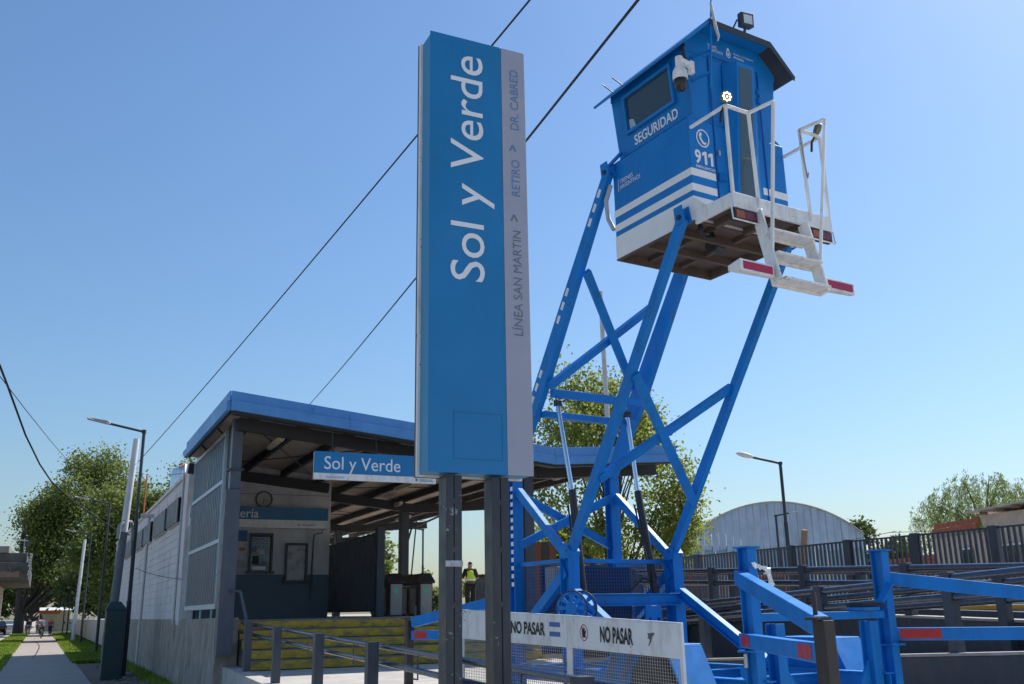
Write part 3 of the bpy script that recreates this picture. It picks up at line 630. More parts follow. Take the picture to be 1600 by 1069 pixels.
# roof
prof = [(-.12,7.90),(.26,8.275),(1.27,8.275),(1.65,7.90)]; prof2 = [(x,z-.05) for x, z in prof]
prof2[0] = (-.10,7.875); prof2[3] = (1.63,7.875); prof2[1] = (.275,8.225); prof2[2] = (1.255,8.225)
a = MB(); a.prism([(x,-.2,z) for x, z in prof]+[(x,-.2,z) for x, z in reversed(prof2)], (0,1.82,0)); rf = LB(a, 'roof', m_cabin, bevel=.006)
a = MB(); a.prism([(x,-.208,z+.006) for x, z in prof[1:]]+[(x,-.208,z-.03) for x, z in reversed(prof2[1:])], (0,.007,0)); LB(a, 'dark_roof_edge', m_roofdk, rf)
a = MB(); a.hexa([(1.28,-.2,8.222),(1.30,-.2,8.2),(1.30,1.6,8.2),(1.28,1.6,8.222),(1.26,-.2,8.22),(1.62,-.2,7.868),(1.62,1.6,7.868),(1.26,1.6,8.22)]); LB(a, 'eave_lining', m_roofdk, rf)
for yy in (1.02,1.22):
    a = MB(); a.tube((-.09,yy,7.92),(-.24,yy+.02,8.0),.008,n=6); LB(a, 'roof_peg', m_black, rf)
# side window, leaning with the wall
def wallx(z): return .115-(z-7.02)*.087
def wp(y, z, o=0): return (wallx(z)-o, y, z)
y0, y1, z0, z1 = .29, 1.14, 7.38, 7.82
fr_ = MB()
for (ya_, yb_, za_, zb_) in ((y0-.04,y1+.04,z0-.04,z0),(y0-.04,y1+.04,z1,z1+.04),(y0-.04,y0,z0,z1),(y1,y1+.04,z0,z1)):
    fr_.hexa([wp(ya_,za_,-.02),wp(ya_,za_,.045),wp(yb_,za_,.045),wp(yb_,za_,-.02),wp(ya_,zb_,-.02),wp(ya_,zb_,.045),wp(yb_,zb_,.045),wp(yb_,zb_,-.02)])
wf = LB(fr_, 'window', m_cabin, bevel=.004)
a = MB(); a.hexa([wp(y0,z0,.004),wp(y0,z0,.012),wp(y1,z0,.012),wp(y1,z0,.004),wp(y0,z1,.004),wp(y0,z1,.012),wp(y1,z1,.012),wp(y1,z1,.004)]); LB(a, 'pane', glass('window glass', (.03,.05,.058), .04, .92), wf)
a = MB(); a.hexa([wp(1.0,7.4,.0125),wp(1.0,7.4,.0135),wp(1.12,7.4,.0135),wp(1.12,7.4,.0125),wp(1.03,7.50,.0125),wp(1.03,7.50,.0135),wp(1.12,7.53,.0135),wp(1.12,7.53,.0125)]); LB(a, 'painted_sky_patch', mat('painted sky glimpse', (.30,.42,.50), .4), wf)  # pale patch on the pane, painted as bright sky seen through the cabin
nx = Vector((-1,0,-.087)).normalized(); upv = Vector((-.087,0,1)).normalized()
text('SEGURIDAD', Vector(wp(1.075,7.165)), (0,-1,0), upv, .82, .125, m_lett, tw, .02, lift=.004, local=True)
# door front
a = MB()
for q in ((.385,.40,6.0,7.92),(1.19,1.205,6.0,7.92)): a.box(q[0],q[1],-.012,-.002,q[2],q[3])
a.box(.385,1.205,-.012,-.002,7.921,7.94); LB(a, 'door_frame', mat('door gap blue', (.006,.07,.32), .5), cab)
dl = [(.66,-.01,5.99),(1.0,-.01,5.99),(1.0,.03,5.99),(.60,.03,5.99)]
a = MB(); a.hexa([(.60,-.10,6.0),(.90,-.10,6.0),(1.08,-.006,6.0),(.56,-.006,6.0),(.70,-.17,7.86),(.98,-.17,7.86),(1.14,-.006,7.88),(.60,-.006,7.88)]); dr = LB(a, 'door', m_cabin, bevel=.008)
def dp(f, z, o=0):
    k = (z-6.0)/1.86; x0 = .60+(.70-.60)*k; x1 = .90+(.98-.90)*k; return (x0+(x1-x0)*f, -.10-.07*k-o, z)
a = MB(); a.hexa([dp(.1,6.05,.001),dp(.84,6.05,.001),dp(.84,6.05,.004),dp(.1,6.05,.004),dp(.1,7.8,.001),dp(.84,7.8,.001),dp(.84,7.8,.004),dp(.1,7.8,.004)]); LB(a, 'door_glass', glass('door glass', (.06,.09,.10), .05, .95), dr)
a = MB()
for z in (7.62,7.5): a.tube((1.16,-.02,z),(1.16,-.02,z+.07),.014,n=8)
LB(a, 'hinge', m_cabin, dr)
a = MB(); a.prism([(.405,-.07,6.3),(.405,-.002,6.3),(.405,-.002,6.42)], (.09,0,0)); LB(a, 'hasp_cover', m_cabin, cab)
a = MB(); a.box(.42,.45,-.03,-.012,6.62,6.68); LB(a, 'lock', m_galv, cab)
text('9', (.068,0,6.462), (1,0,0), (0,0,1), .092, .165, m_lett, tw, .03, lift=.005, local=True)
for x_ in (.178,.272):
    a = MB(); a.add([(x_+p,-.005,6.462+q) for p, q in ((.034,0),(.072,0),(.072,.165),(.042,.165),(0,.138),(0,.098),(.034,.118))], [tuple(range(7))]); LB(a, 'digit', m_lett, cab)
text('EMERGENCIAS', (.075,0,6.40), (1,0,0), (0,0,1), .29, .032, m_lett, tw, .01, lift=.005, local=True)
a = MB(); n = 32; c = (.21,6.79)
vs = []
for k in range(n):
    an = 2*math.pi*k/n; vs += [(c[0]+.10*math.cos(an),-.005,c[1]+.115*math.sin(an)),(c[0]+.083*math.cos(an),-.005,c[1]+.097*math.sin(an))]
a.add(vs, [(2*k,2*k+1,(2*k+3)%(2*n),(2*k+2)%(2*n)) for k in range(n)]); LB(a, 'phone_ring', m_lett, cab)
a = MB(); pts = [(-.045,.06),(-.022,.068),(-.012,.04),(-.028,.02),(-.015,-.015),(.012,-.04),(.03,-.045),(.05,-.03),(.045,-.058),(.022,-.075),(-.012,-.06),(-.045,-.02),(-.06,.025)]
a.add([(c[0]+p[0],-.005,c[1]+p[1]*1.1) for p in pts], [tuple(range(len(pts)))]); LB(a, 'phone_handset', m_lett, cab)
text('TRENES', (-.002,1.29,6.70), (0,-1,0), (0,0,1), .26, .055, m_lett, tw, .0, lift=.003, local=True)
text('ARGENTINOS', (-.002,1.29,6.625), (0,-1,0), (0,0,1), .40, .055, m_lett, tw, .0, lift=.003, local=True)
a = MB(); a.box(-.006,-.003,1.315,1.323,6.61,6.77); LB(a, 'logo_bar', m_lett, cab)
text('TRENES', (.40,-.005,8.06), (1,0,0), (0,0,1), .15, .038, m_lett, tw, .0, lift=.003, local=True)
text('ARGENTINOS', (.40,-.005,8.01), (1,0,0), (0,0,1), .24, .038, m_lett, tw, .0, lift=.003, local=True)
text('Ministerio de Transporte', (.82,-.005,8.075), (1,0,0), (0,0,1), .33, .026, m_lett, tw, .0, lift=.003, local=True)
text('Argentina', (.82,-.005,8.025), (1,0,0), (0,0,1), .17, .038, m_lett, tw, .015, lift=.003, local=True)
a = MB(); vs = []; n = 20
for k in range(n):
    an = 2*math.pi*k/n; vs += [(.735+.036*math.cos(an),-.009,8.055+.055*math.sin(an)),(.735+.024*math.cos(an),-.009,8.055+.042*math.sin(an))]
a.add(vs, [(2*k,2*k+1,(2*k+3)%(2*n),(2*k+2)%(2*n)) for k in range(n)]); a.add([(.735+.02*math.cos(k),-.009,8.12+.018*math.sin(k)) for k in np.linspace(0,2*math.pi,9)[:-1]], [tuple(range(8))]); a.add([(.72,-.009,8.03),(.75,-.009,8.03),(.75,-.009,8.07),(.72,-.009,8.07)], [(0,1,2,3)]); LB(a, 'crest', m_lett, cab)
# dome camera, antenna, floodlight
a = MB(); a.box(.05,.11,-.07,-.008,7.57,7.73); a.bar((.09,-.06,7.65),(-.12,-.06,7.69),.055,.06); a.tube((-.12,-.06,7.72),(-.12,-.06,7.58),.045,n=12); db = LB(a, 'camera_bracket', m_white, bevel=.006)
a = MB(); a.lathe([(0,.12),(.05,.12),(.082,.06),(.088,0),(.085,-.05),(0,-.05)], (-.12,-.06,7.47), 24); dm = LB(a, 'dome_camera', m_white, smooth=40)
a = MB(); a.lathe([(.078,.01),(.082,-.02),(.074,-.07),(.045,-.12),(0,-.135)], (-.12,-.06,7.41), 24); LB(a, 'dome', mat('smoked dome', (.02,.018,.018), .12), dm, smooth=50)
a = MB(); a.path([(.06,-.02,7.7),(.0,-.02,7.78),(-.02,-.02,7.9),(.02,-.01,7.95)], .02, 8); LB(a, 'camera_cable', m_black, dm, smooth=40)
a = MB(); a.tube((.21,-.2,7.35),(.29,-.2,8.2),.014,n=8); a.tube((.29,-.2,8.2),(.37,-.2,8.9),.009,n=8); an_ = LB(a, 'antenna', m_cabin, smooth=40)
for z in (7.55,7.85):
    a = MB(); a.bar((.22+.06*(z-7.55)/.3*.3,-.2,z),(.12,-.0,z-.03),.03,.03); LB(a, 'antenna_arm', m_cabin, an_)
a = MB(); a.path([(.31,-.21,8.5),(.325,-.225,8.3),(.33,-.23,8.18),(.36,-.24,8.05),(.345,-.24,7.98)], [.016,.02,.024,.018,.01], 7); LB(a, 'plastic_wrap', mat('dirty plastic', (.5,.5,.48), .4, 0, .35, 25), an_, smooth=60)
a = MB(); a.hexa([(.80,-.22,8.37),(1.0,-.22,8.39),(.985,-.14,8.39),(.80,-.14,8.37),(.82,-.20,8.57),(1.03,-.20,8.60),(1.02,-.13,8.60),(.82,-.13,8.57)]); fl = LB(a, 'floodlight', m_roofdk, bevel=.006)
a = MB(); a.hexa([(.835,-.221,8.405),(.975,-.221,8.42),(.975,-.2175,8.42),(.835,-.2175,8.405),(.85,-.206,8.54),(.995,-.206,8.56),(.995,-.2025,8.56),(.85,-.2025,8.54)]); LB(a, 'lens', mat('floodlight lens', (.62,.63,.62), .3), fl)
a = MB(); a.bar((.90,-.16,8.37),(.90,-.12,8.27),.03,.02); a.bar((.79,-.15,8.47),(.74,-.05,8.28),.015,.015); LB(a, 'yoke', m_roofdk, fl)
# platform, rails, ladder
a = MB(); a.box(0,1.51,-.6,-.003,ZB+.06,ZB+.10); pf = LB(a, 'platform', m_white)
for q in ((-.005,1.515,-.61,-.575,ZB-.06,ZB+.115),(-.005,.03,-.574,-.005,ZB-.04,ZB+.115),(1.48,1.515,-.574,-.005,ZB-.04,ZB+.115)):
    a = MB(); a.box(*q); LB(a, 'platform_edge', m_white, pf, bevel=.005)
a = MB(); a.prism([(-.006,-.003,ZB+.115),(-.006,-.2,ZB+.115),(-.006,-.003,ZB+.28)], (.012,0,0)); LB(a, 'gusset', m_white, pf)
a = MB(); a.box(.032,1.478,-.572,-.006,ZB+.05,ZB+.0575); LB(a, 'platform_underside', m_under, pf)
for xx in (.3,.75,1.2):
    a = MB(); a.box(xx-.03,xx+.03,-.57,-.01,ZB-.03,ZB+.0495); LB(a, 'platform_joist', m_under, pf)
def wbar(pts, r=.016, nm='guard_rail'):
    for p, q in zip(pts[:-1], pts[1:]):
        a = MB(); a.bar(p, q, 2*r, 2*r); LB(a, nm, m_white, pf, bevel=.003)
ZR = 6.87
wbar([(.015,-.59,ZB+.12),(.015,-.59,ZR)]); wbar([(.015,-.02,ZR),(.015,-.59,ZR)]); wbar([(.015,-.59,ZR),(.36,-.59,ZR)])
wbar([(.36,-.62,ZB+.0),(.36,-.59,ZR),(.37,-.95,ZR-.03),(.33,-.76,5.1)])
wbar([(1.5,-.59,ZB+.0),(1.5,-.59,ZR)]); wbar([(1.52,-.01,ZR),(1.5,-.59,ZR)]); wbar([(1.5,-.59,ZR),(1.16,-.59,ZR)])
wbar([(1.16,-.62,ZB+.0),(1.16,-.59,ZR),(1.17,-.95,ZR-.03),(1.05,-.76,5.1)])
a = MB(); a.path([(1.13,-.62,ZR-.02),(1.14,-.63,ZR-.4),(1.17,-.63,ZR-.62),(1.19,-.63,ZR-.55)], .008, 6); LB(a, 'rope', mat('grey rope', (.28,.27,.26), .9), pf)
for xx, yaw_ in ((.01,0),(1.43,1)):
    a = MB(); ax = (-.25,-1,-.15) if not yaw_ else (1,-.4,-.2)
    a.lathe([(0,.0),(.06,0),(.07,.02),(.07,.045),(0,.045)], (xx,-.6,ZR+.085), 20, ax); wk = LB(a, 'work_light', mat('olive lamp body', (.16,.16,.07), .4), smooth=35)
    A = Vector(ax).normalized(); X = A.orthogonal().normalized(); Y = A.cross(X); b = MB()
    for k in range(9):
        r_ = 0 if k == 0 else .044; an = k*2*math.pi/8; b.lathe([(0,0),(.012,0),(.012,.004),(0,.004)], Vector((xx,-.6,ZR+.085))+A*.046+X*(r_*math.cos(an))+Y*(r_*math.sin(an)), 10, A)
    b_ = LB(b, 'led', emit('led light', (1,1,.80), 2.2), wk); b_['kind'] = 'stuff'
    a = MB(); a.path([(xx+.02,-.58,ZR+.03),(xx-.03,-.55,ZR-.08),(xx-.05,-.55,ZR-.2)], .014, 6); LB(a, 'cable', m_black, wk)
lad = None
for xx in (.33,1.03):
    a = MB(); a.bar((xx,-.61,ZB-.06),(xx,-.80,4.80),.03,.14,(0,1,0)); s_ = LB(a, 'ladder_stringer', m_white, bevel=.004)
for z_, y_ in ((5.42,-.66),(5.13,-.73),(4.83,-.80)):
    a = MB(); a.box(.345,1.015,y_-.11,y_+.09,z_,z_+.025); a.box(.345,1.015,y_+.065,y_+.09,z_-.035,z_-.0005); LB(a, 'tread', m_white, bevel=.003)
for x0, x1 in ((-.18,.30),(1.06,1.52)):
    a = MB(); a.hexa([(x0,-.80,4.86),(x1,-.80,4.86),(x1,-.74,4.86),(x0+.0,-.62,4.90),(x0,-.80,4.99),(x1,-.80,4.99),(x1,-.74,5.0),(x0,-.62,4.96)]); bu = LB(a, 'bumper', m_white, bevel=.004)
    a = MB(); a.box(x0+.04,x1-.03,-.806,-.801,4.885,4.968); LB(a, 'reflector', m_mag, bu)
for x0 in (-.02,1.14):
    a = MB(); a.box(x0,x0+.34,-.62,-.55,ZB-.2,ZB-.075); tl = LB(a, 'tail_light', m_black, bevel=.005)
    a = MB(); a.box(x0+.03,x0+.15,-.6245,-.6205,ZB-.18,ZB-.095); LB(a, 'amber_lens', mat('amber lens', (.35,.10,.03), .3, 0, .2, 30), tl)
    a = MB(); a.box(x0+.155,x0+.32,-.6245,-.6205,ZB-.18,ZB-.095); LB(a, 'red_lens', mat('dark red lens', (.16,.03,.05), .3, 0, .2, 30), tl)
    a = MB(); a.path([(x0-.03,-.61,ZB-.02),(x0-.03,-.63,ZB-.21),(x0+.37,-.63,ZB-.21),(x0+.37,-.61,ZB-.06)], .01, 6); LB(a, 'guard', m_white, tl)
# arm lugs on the cabin, and a hose
def lug(x, y, z, h, dirn):
    a = MB()
    for dx in (-.055,.045): a.prism([(x+dx,y-.09,z-.06),(x+dx,y+.07,z-.08),(x+dx,y+.09,z+h),(x+dx,y-.05,z+h)], (.012,0,0))
    l = LB(a, 'arm_lug', m_blue, bevel=.003)
    b = MB(); b.lathe([(0,0),(.03,0),(.03,.02),(0,.02)], (x-.055,y,z), 14, (-1,0,0)); LB(b, 'pivot_bolt', m_blackp, l, smooth=35)
lug(-.06,.13,5.79,.14,1); lug(1.59,.13,5.79,.14,1); lug(-.06,1.45,6.9,.14,1); lug(1.59,1.45,6.9,.14,1)
a = MB(); a.bar((-.07,1.42,6.98),(.06,1.30,7.16),.05,.03); LB(a, 'lug_stay', m_blue)
a = MB(); a.path([(-.02,1.46,6.75),(-.05,1.53,6.55),(-.03,1.52,6.3),(-.0,1.46,6.15)], .03, 8); LB(a, 'hose', m_galv, smooth=40)
# --- lift arms
def armpoly(x, p, q, w0, wm, w1, nm, tm=.25, depth=.10):
    p = Vector((0,)+p); q = Vector((0,)+q); d = (q-p).normalized(); n = Vector((0,-d.z,d.y)); m_ = p.lerp(q, tm); m2 = p.lerp(q, .55)
    pl = [p+n*w0/2, m_+n*(wm/2), m2+n*(wm/2*.86), q+n*w1/2, q-n*w1/2, m2-n*(wm/2*.86), m_-n*wm/2, p-n*w0/2]
    a = MB(); a.prism([(x-depth/2,v.y,v.z) for v in pl], (depth,0,0)); return LB(a, nm, m_blue, bevel=.006)
PV = {2:((2.55,2.29),(.13,5.79)), 3:((2.58,2.30),(.13,5.79)), 1:((3.86,3.40),(1.44,6.90)), 4:((3.86,3.42),(1.44,6.90))}
arm2 = armpoly(-.06, *PV[2], .12, .135, .12, 'lift_arm', depth=.085); arm3 = armpoly(1.59, *PV[3], .12, .135, .12, 'lift_arm', depth=.085)
arm1 = armpoly(-.06, *PV[1], .14, .25, .125, 'lift_arm', .28, .09); arm4 = armpoly(1.59, *PV[4], .16, .30, .16, 'lift_arm', .30, .09)
for x, k, ar in ((-.06,2,arm2),(1.59,3,arm3),(-.06,1,arm1),(1.59,4,arm4)):
    b = MB(); b.lathe([(0,0),(.034,0),(.034,.012),(.018,.012),(.018,.03),(0,.03)], (x-.05,*PV[k][0]), 16, (-1,0,0)); LB(b, 'pivot_bolt', m_blackp, ar, smooth=35)
def on_arm(k, f): p, q = PV[k]; return (p[0]+(q[0]-p[0])*f, p[1]+(q[1]-p[1])*f)
def dashes(k, x, f0, n, side=-.052, step=.045, w=.06, off=.05):
    p, q = PV[k]; d = Vector((0,q[0]-p[0],q[1]-p[1])).normalized(); nn = Vector((0,-d.z,d.y))
    for i in range(n):
        y_, z_ = on_arm(k, f0+i*step); c_ = Vector((x+side,y_,z_))-nn*off
        a = MB(); a.add([c_-d*.055-nn*w/2, c_+d*.055-nn*w/2, c_+d*.055+nn*w/2, c_-d*.055+nn*w/2], [(0,1,2,3)]); LB(a, 'reflective_dash', m_stripe, arm1)
dashes(1,-.06,.255,3,side=-.047); dashes(1,-.06,.53,3,off=.03,side=-.047); dashes(1,-.06,.845,3,off=0,side=-.047)
p_, q_ = PV[1]; d_ = Vector((0,q_[0]-p_[0],q_[1]-p_[1])).normalized(); n_ = Vector((0,-d_.z,d_.y))
y_, z_ = on_arm(1,.20); text('TERSERUIT', Vector((-.107,y_,z_))+n_*.03, d_, n_, .86, .055, m_lett, tw, .0, lift=.003, local=True)
def brace(p, q, nm='brace', w=.09, h=.11, up=(0,0,1), par=None, ib=False):
    a = MB(); (a.ibeam if ib else a.bar)(p, q, w, h, up); return LB(a, nm, m_blue, par, bevel=.004)
upn = Vector((0,.82,.57))
def xbrace(p, q):
    p = Vector(p); q = Vector(q); d = q-p; brace(p-d*.03, q+d*.02, up=upn, w=.11, h=.065)
xbrace((-.02,2.02,5.72),(1.54,3.20,4.68)); xbrace((-.02,2.90,4.48),(1.54,2.70,5.70))
xbrace((-.01,1.16,4.18),(1.54,2.08,2.93)); xbrace((-.01,1.90,3.13),(1.54,1.27,4.23))
brace((-.01,2.95,4.36),(1.54,2.95,4.36),'cross_beam',.10,.10); brace((-.01,3.2,4.12),(1.54,3.2,4.12),'cross_beam',.12,.08)
# hydraulic rams
for x, pb, pm, pt in ((.15,(2.62,1.75),(2.79,3.07),(3.06,4.24)),(1.36,(2.70,1.75),(2.97,3.13),(3.12,4.2))):
    a = MB(); a.tube((x,pb[0],pb[1]),(x,pm[0],pm[1]),.050,n=16); ba = LB(a, 'ram_barrel', m_blackp, smooth=40)
    a = MB(); a.tube((x,pm[0],pm[1]-.02),(x,pt[0],pt[1]),.030,n=16); LB(a, 'ram_rod', m_chrome, ba, smooth=40)
    a = MB(); a.box(x-.045,x+.045,pt[0]-.04,pt[0]+.04,pt[1]-.02,pt[1]+.06); LB(a, 'ram_eye', m_blackp, ba, bevel=.01)
    a = MB(); a.path([(x-.08,pb[0],pb[1]+.1),(x-.1,pb[0]+.04,pb[1]+.5),(x-.07,pm[0],pm[1]-.2)], .012, 6); LB(a, 'hose', m_black, ba)
# --- fixed frame
for x in (-.06,1.59):
    a = MB(); a.ibeam((x,2.6,.5),(x,2.6,2.24),.16,.2,(0,1,0)); LB(a, 'frame_post', m_blue, bevel=.003)
    a = MB(); a.ibeam((x,3.86,.5),(x,3.86,3.42),.15,.16,(0,1,0)); LB(a, 'frame_post', m_blue, bevel=.003)
    a = MB(); a.prism([(x-.08,2.5,2.2),(x-.08,2.7,2.2),(x-.08,2.66,2.34),(x-.08,2.54,2.36),(x-.08,2.47,2.28)], (.16,0,0)); LB(a, 'pivot_bracket', m_blue, bevel=.004)
    brace((x,3.76,3.15),(x,2.62,2.22),w=.08,h=.11); brace((x,2.64,2.05),(x,3.45,1.5),w=.10,h=.13); brace((x,2.48,1.78),(x,1.0,.93),'long_brace',.10,.13,ib=True)
brace((-.06,3.80,2.42),(1.59,3.80,3.16),h=.11,w=.06); brace((-.06,3.90,3.16),(1.59,3.90,2.45),h=.11,w=.06)
brace((-.06,2.5,1.70),(1.59,2.5,1.70),'front_beam',.10,.15,ib=True)
for k in range(13):
    a = MB(); z = 1.9+k*.105; a.box(-.1425,-.1405,3.79,3.85,z,z+.055); LB(a, 'reflective_dash', m_stripe)
# equipment cage of wire mesh
a = MB(); a.bar((-.04,2.72,2.18),(-.04,3.76,2.18),.05,.05); a.bar((-.02,2.74,2.18),(1.55,2.74,2.18),.05,.05); a.bar((1.55,2.77,2.18),(1.55,3.76,2.18),.05,.05); cg = LB(a, 'cage_frame', m_blue)
wm_ = MB()
for k in range(25): y_ = 2.74+k*.042; wm_.box(-.042,-.038,y_-.002,y_+.002,1.1,2.16)
for k in range(25): z = 1.14+k*.042; wm_.box(-.0375,-.0345,2.74,3.76,z-.002,z+.002)
for k in range(38): x = 0+k*.042; wm_.box(x-.002,x+.002,2.737,2.741,1.1,2.16)
for k in range(25): z = 1.14+k*.042; wm_.box(0,1.55,2.7415,2.7445,z-.002,z+.002)
o = LB(wm_, 'wire_mesh', mat('blue wire mesh', (.015,.10,.32), .5), cg); o['kind'] = 'stuff'
a = MB(); a.box(.05,1.5,3.4,3.45,1.05,2.14); LB(a, 'cage_back', mat('dark cage back', (.012,.025,.06), .7, 0, .2, 4), cg)
a = MB(); a.box(.08,.3,3.15,3.38,1.82,2.13); LB(a, 'control_box', mat('beige box', (.36,.36,.31), .6), cg, bevel=.01)
a = MB(); a.box(.3,1.3,2.95,3.35,1.0,1.42); LB(a, 'power_unit', mat('dark machine', (.05,.025,.03), .6, 0, .3, 6), cg, bevel=.02)
a = MB(); a.path([(.2,2.7,1.82),(.6,2.7,1.78),(.95,2.7,1.82),(1.15,2.7,1.97),(1.3,2.7,1.93)], .012, 6); LB(a, 'cable', m_black, cg, smooth=40)
a = MB(); a.box(.98,1.24,2.46,2.49,1.0,1.62); LB(a, 'hinged_plate', m_blue, bevel=.004)
for x in (1.04,1.18):
    b = MB(); b.lathe([(0,0),(.015,0),(.015,.02),(0,.02)], (x,2.46,1.46), 10, (0,-1,0)); LB(b, 'bolt', m_blackp)
# cable reel: two spoked flanges
for j, (xx, yy) in enumerate(((-.52,1.92),(-.36,1.96))):
    c_ = Vector((xx,yy,1.61)); ax = Vector((.80,.60,0)).normalized(); X = Vector((-.6,.8,0)); Z = Vector((0,0,1)); rr = .185
    a = MB(); n = 8
    for k in range(n):
        an = 2*math.pi*k/n; w = .24
        P = lambda r_, t_: c_+X*(r_*math.cos(t_))+Z*(r_*math.sin(t_))
        a.prism([P(.03,an-w*.9),P(.172,an-w*.75),P(.172,an+w*.75),P(.03,an+w*.9)], ax*.012)
    a.ring([(.155,0),(.185,0),(.185,.014),(.155,.014)], c_, 36, ax); a.lathe([(0,-.01),(.07,-.01),(.07,.02),(0,.02)], c_, 20, ax); rl = LB(a, 'cable_reel', m_blue)
    b = MB(); pts = [c_+X*(rr*math.cos(t))+Z*(rr*math.sin(t))+ax*.007 for t in np.linspace(0,2*math.pi,37)]; b.path(pts, .010, 8); LB(b, 'tyre', m_black, rl, smooth=60)
a = MB(); a.tube((-.52,1.92,1.61),(-.30,2.09,1.61),.03,n=10); a.bar((-.30,2.09,1.61),(-.1,2.5,1.62),.05,.05); LB(a, 'reel_bracket', m_blue)
# chassis
for x in (-.06,1.59):
    a = MB(); a.ibeam((x,-.62,.84),(x,4.1,.84),.12,.18); LB(a, 'chassis_rail', m_blue, bevel=.003)
for yy in (0.2,1.4,2.6,3.86):
    a = MB(); a.ibeam((0,yy,.83),(1.53,yy,.83),.10,.14); LB(a, 'cross_member', m_blue)
# wheels under trapezoid mudguards
for x0, x1, xw in ((-.62,-.16,-.4),(1.71,2.17,1.93)):
    for yy in (.62,):
        a = MB(); pr = [(-.62,.86),(-.42,1.25),(.42,1.25),(.62,.86),(.60,.86),(.40,1.225),(-.40,1.225),(-.60,.86)]
        a.prism([(x0,yy+p,z) for p, z in pr], (x1-x0,0,0)); mg = LB(a, 'mudguard', m_blue, bevel=.006)
        xs_ = x1-.012 if x0 < 0 else x0
        b = MB(); b.prism([(xs_,yy+p,z-.003) for p, z in pr[:4]], (.012,0,0)); LB(b, 'mudguard_side', m_blue, mg)
        a = MB(); a.lathe([(.2,-.1),(.29,-.105),(.34,-.08),(.345,0),(.34,.08),(.29,.105),(.2,.1)], (xw,yy,.80), 36, (1,0,0)); wh = LB(a, 'wheel', m_black, smooth=40)
        b = MB(); b.lathe([(0,-.05),(.1,-.06),(.2,-.09),(.2,.09),(.1,.06),(0,.05)], (xw,yy,.80), 28, (1,0,0)); LB(b, 'rim', m_galv, wh, smooth=35)
for (xx, yy) in ((.0,-.35),(.09,-.35)):
    a = MB(); a.lathe([(0,0),(.07,0),(.07,.045),(0,.045)], (xx-.12,yy,1.0), 20, (1,0,0)); LB(a, 'roller', m_blue, smooth=35)
# front goalpost frame
for x, s_ in ((-.13,1),(1.78,-1)):
    a = MB(); a.ibeam((x,-.5,.5),(x,-.5,2.13),.11,.15,(0,1,0)); fp = LB(a, 'front_post', m_blue, bevel=.003)
    a = MB(); a.box(x-.085,x+.085,-.60,-.40,2.131,2.145); LB(a, 'cap', m_blue, fp)
    xi = x+s_*.29
    a = MB(); a.ibeam((xi,-.5,.72),(xi,-.5,1.43),.12,.14,(0,1,0)); LB(a, 'inner_post', m_blue, bevel=.003)
    a = MB(); a.prism([(xi+s_*.07,-.52,.72),(xi+s_*.32,-.52,.72),(xi+s_*.07,-.52,1.05)], (0,.03,0)); LB(a, 'gusset', m_blue)
    a = MB(); a.bar((x+s_*.03,-.62,1.80),(x+s_*.16,-.56,1.60),.02,.09,(0,1,0)); LB(a, 'strap', m_blue, fp)
    a = MB(); a.box(x-.1,x+.1,-.62,-.38,1.18,1.20); LB(a, 'pin_plate', m_blue, fp)
    a = MB(); a.tube((x-s_*.12,-.5,1.05),(x-s_*.12,-.5,1.17),.018,n=8); LB(a, 'pin', m_galv, fp)
brace((-.05,-.5,1.49),(1.70,-.5,1.49),'front_crossbar',.1,.075); brace((-.2,-.5,.64),(1.85,-.5,.64),'front_sill',.12,.14)
a = MB(); a.box(1.28,1.62,-.62,-.42,1.565,1.61); LB(a, 'rubber_pad', m_black, bevel=.006)
a = MB(); a.box(1.24,1.5,-.66,-.46,1.535,1.5645); LB(a, 'pad_plate', m_blue)
rr2 = random.Random(9)
for k, (x0, dx, ln) in enumerate(((-.20,.20,.06),(-.02,.05,.26),(.01,.04,.20),(-.05,.07,.12))):
    a = MB(); vs = []; n = 9
    for i in range(n):
        f = i/(n-1); j = lambda: rr2.uniform(-.012,.012)
        if k == 0: vs += [(x0+dx*f+j(),-.62+j(),2.0-.05*f+j()),(x0+dx*f+j(),-.62+j(),1.955-.05*f+j())]
        else: w = .02+.018*math.sin(f*9+k); vs += [(x0+dx*f-w+j(),-.63+j(),1.95-ln*f+j()),(x0+dx*f+w+j(),-.63+j(),1.95-ln*f+j())]
    a.add(vs, [(2*i,2*i+2,2*i+3,2*i+1) for i in range(n-1)]); LB(a, 'rag', m_stripe, smooth=50)
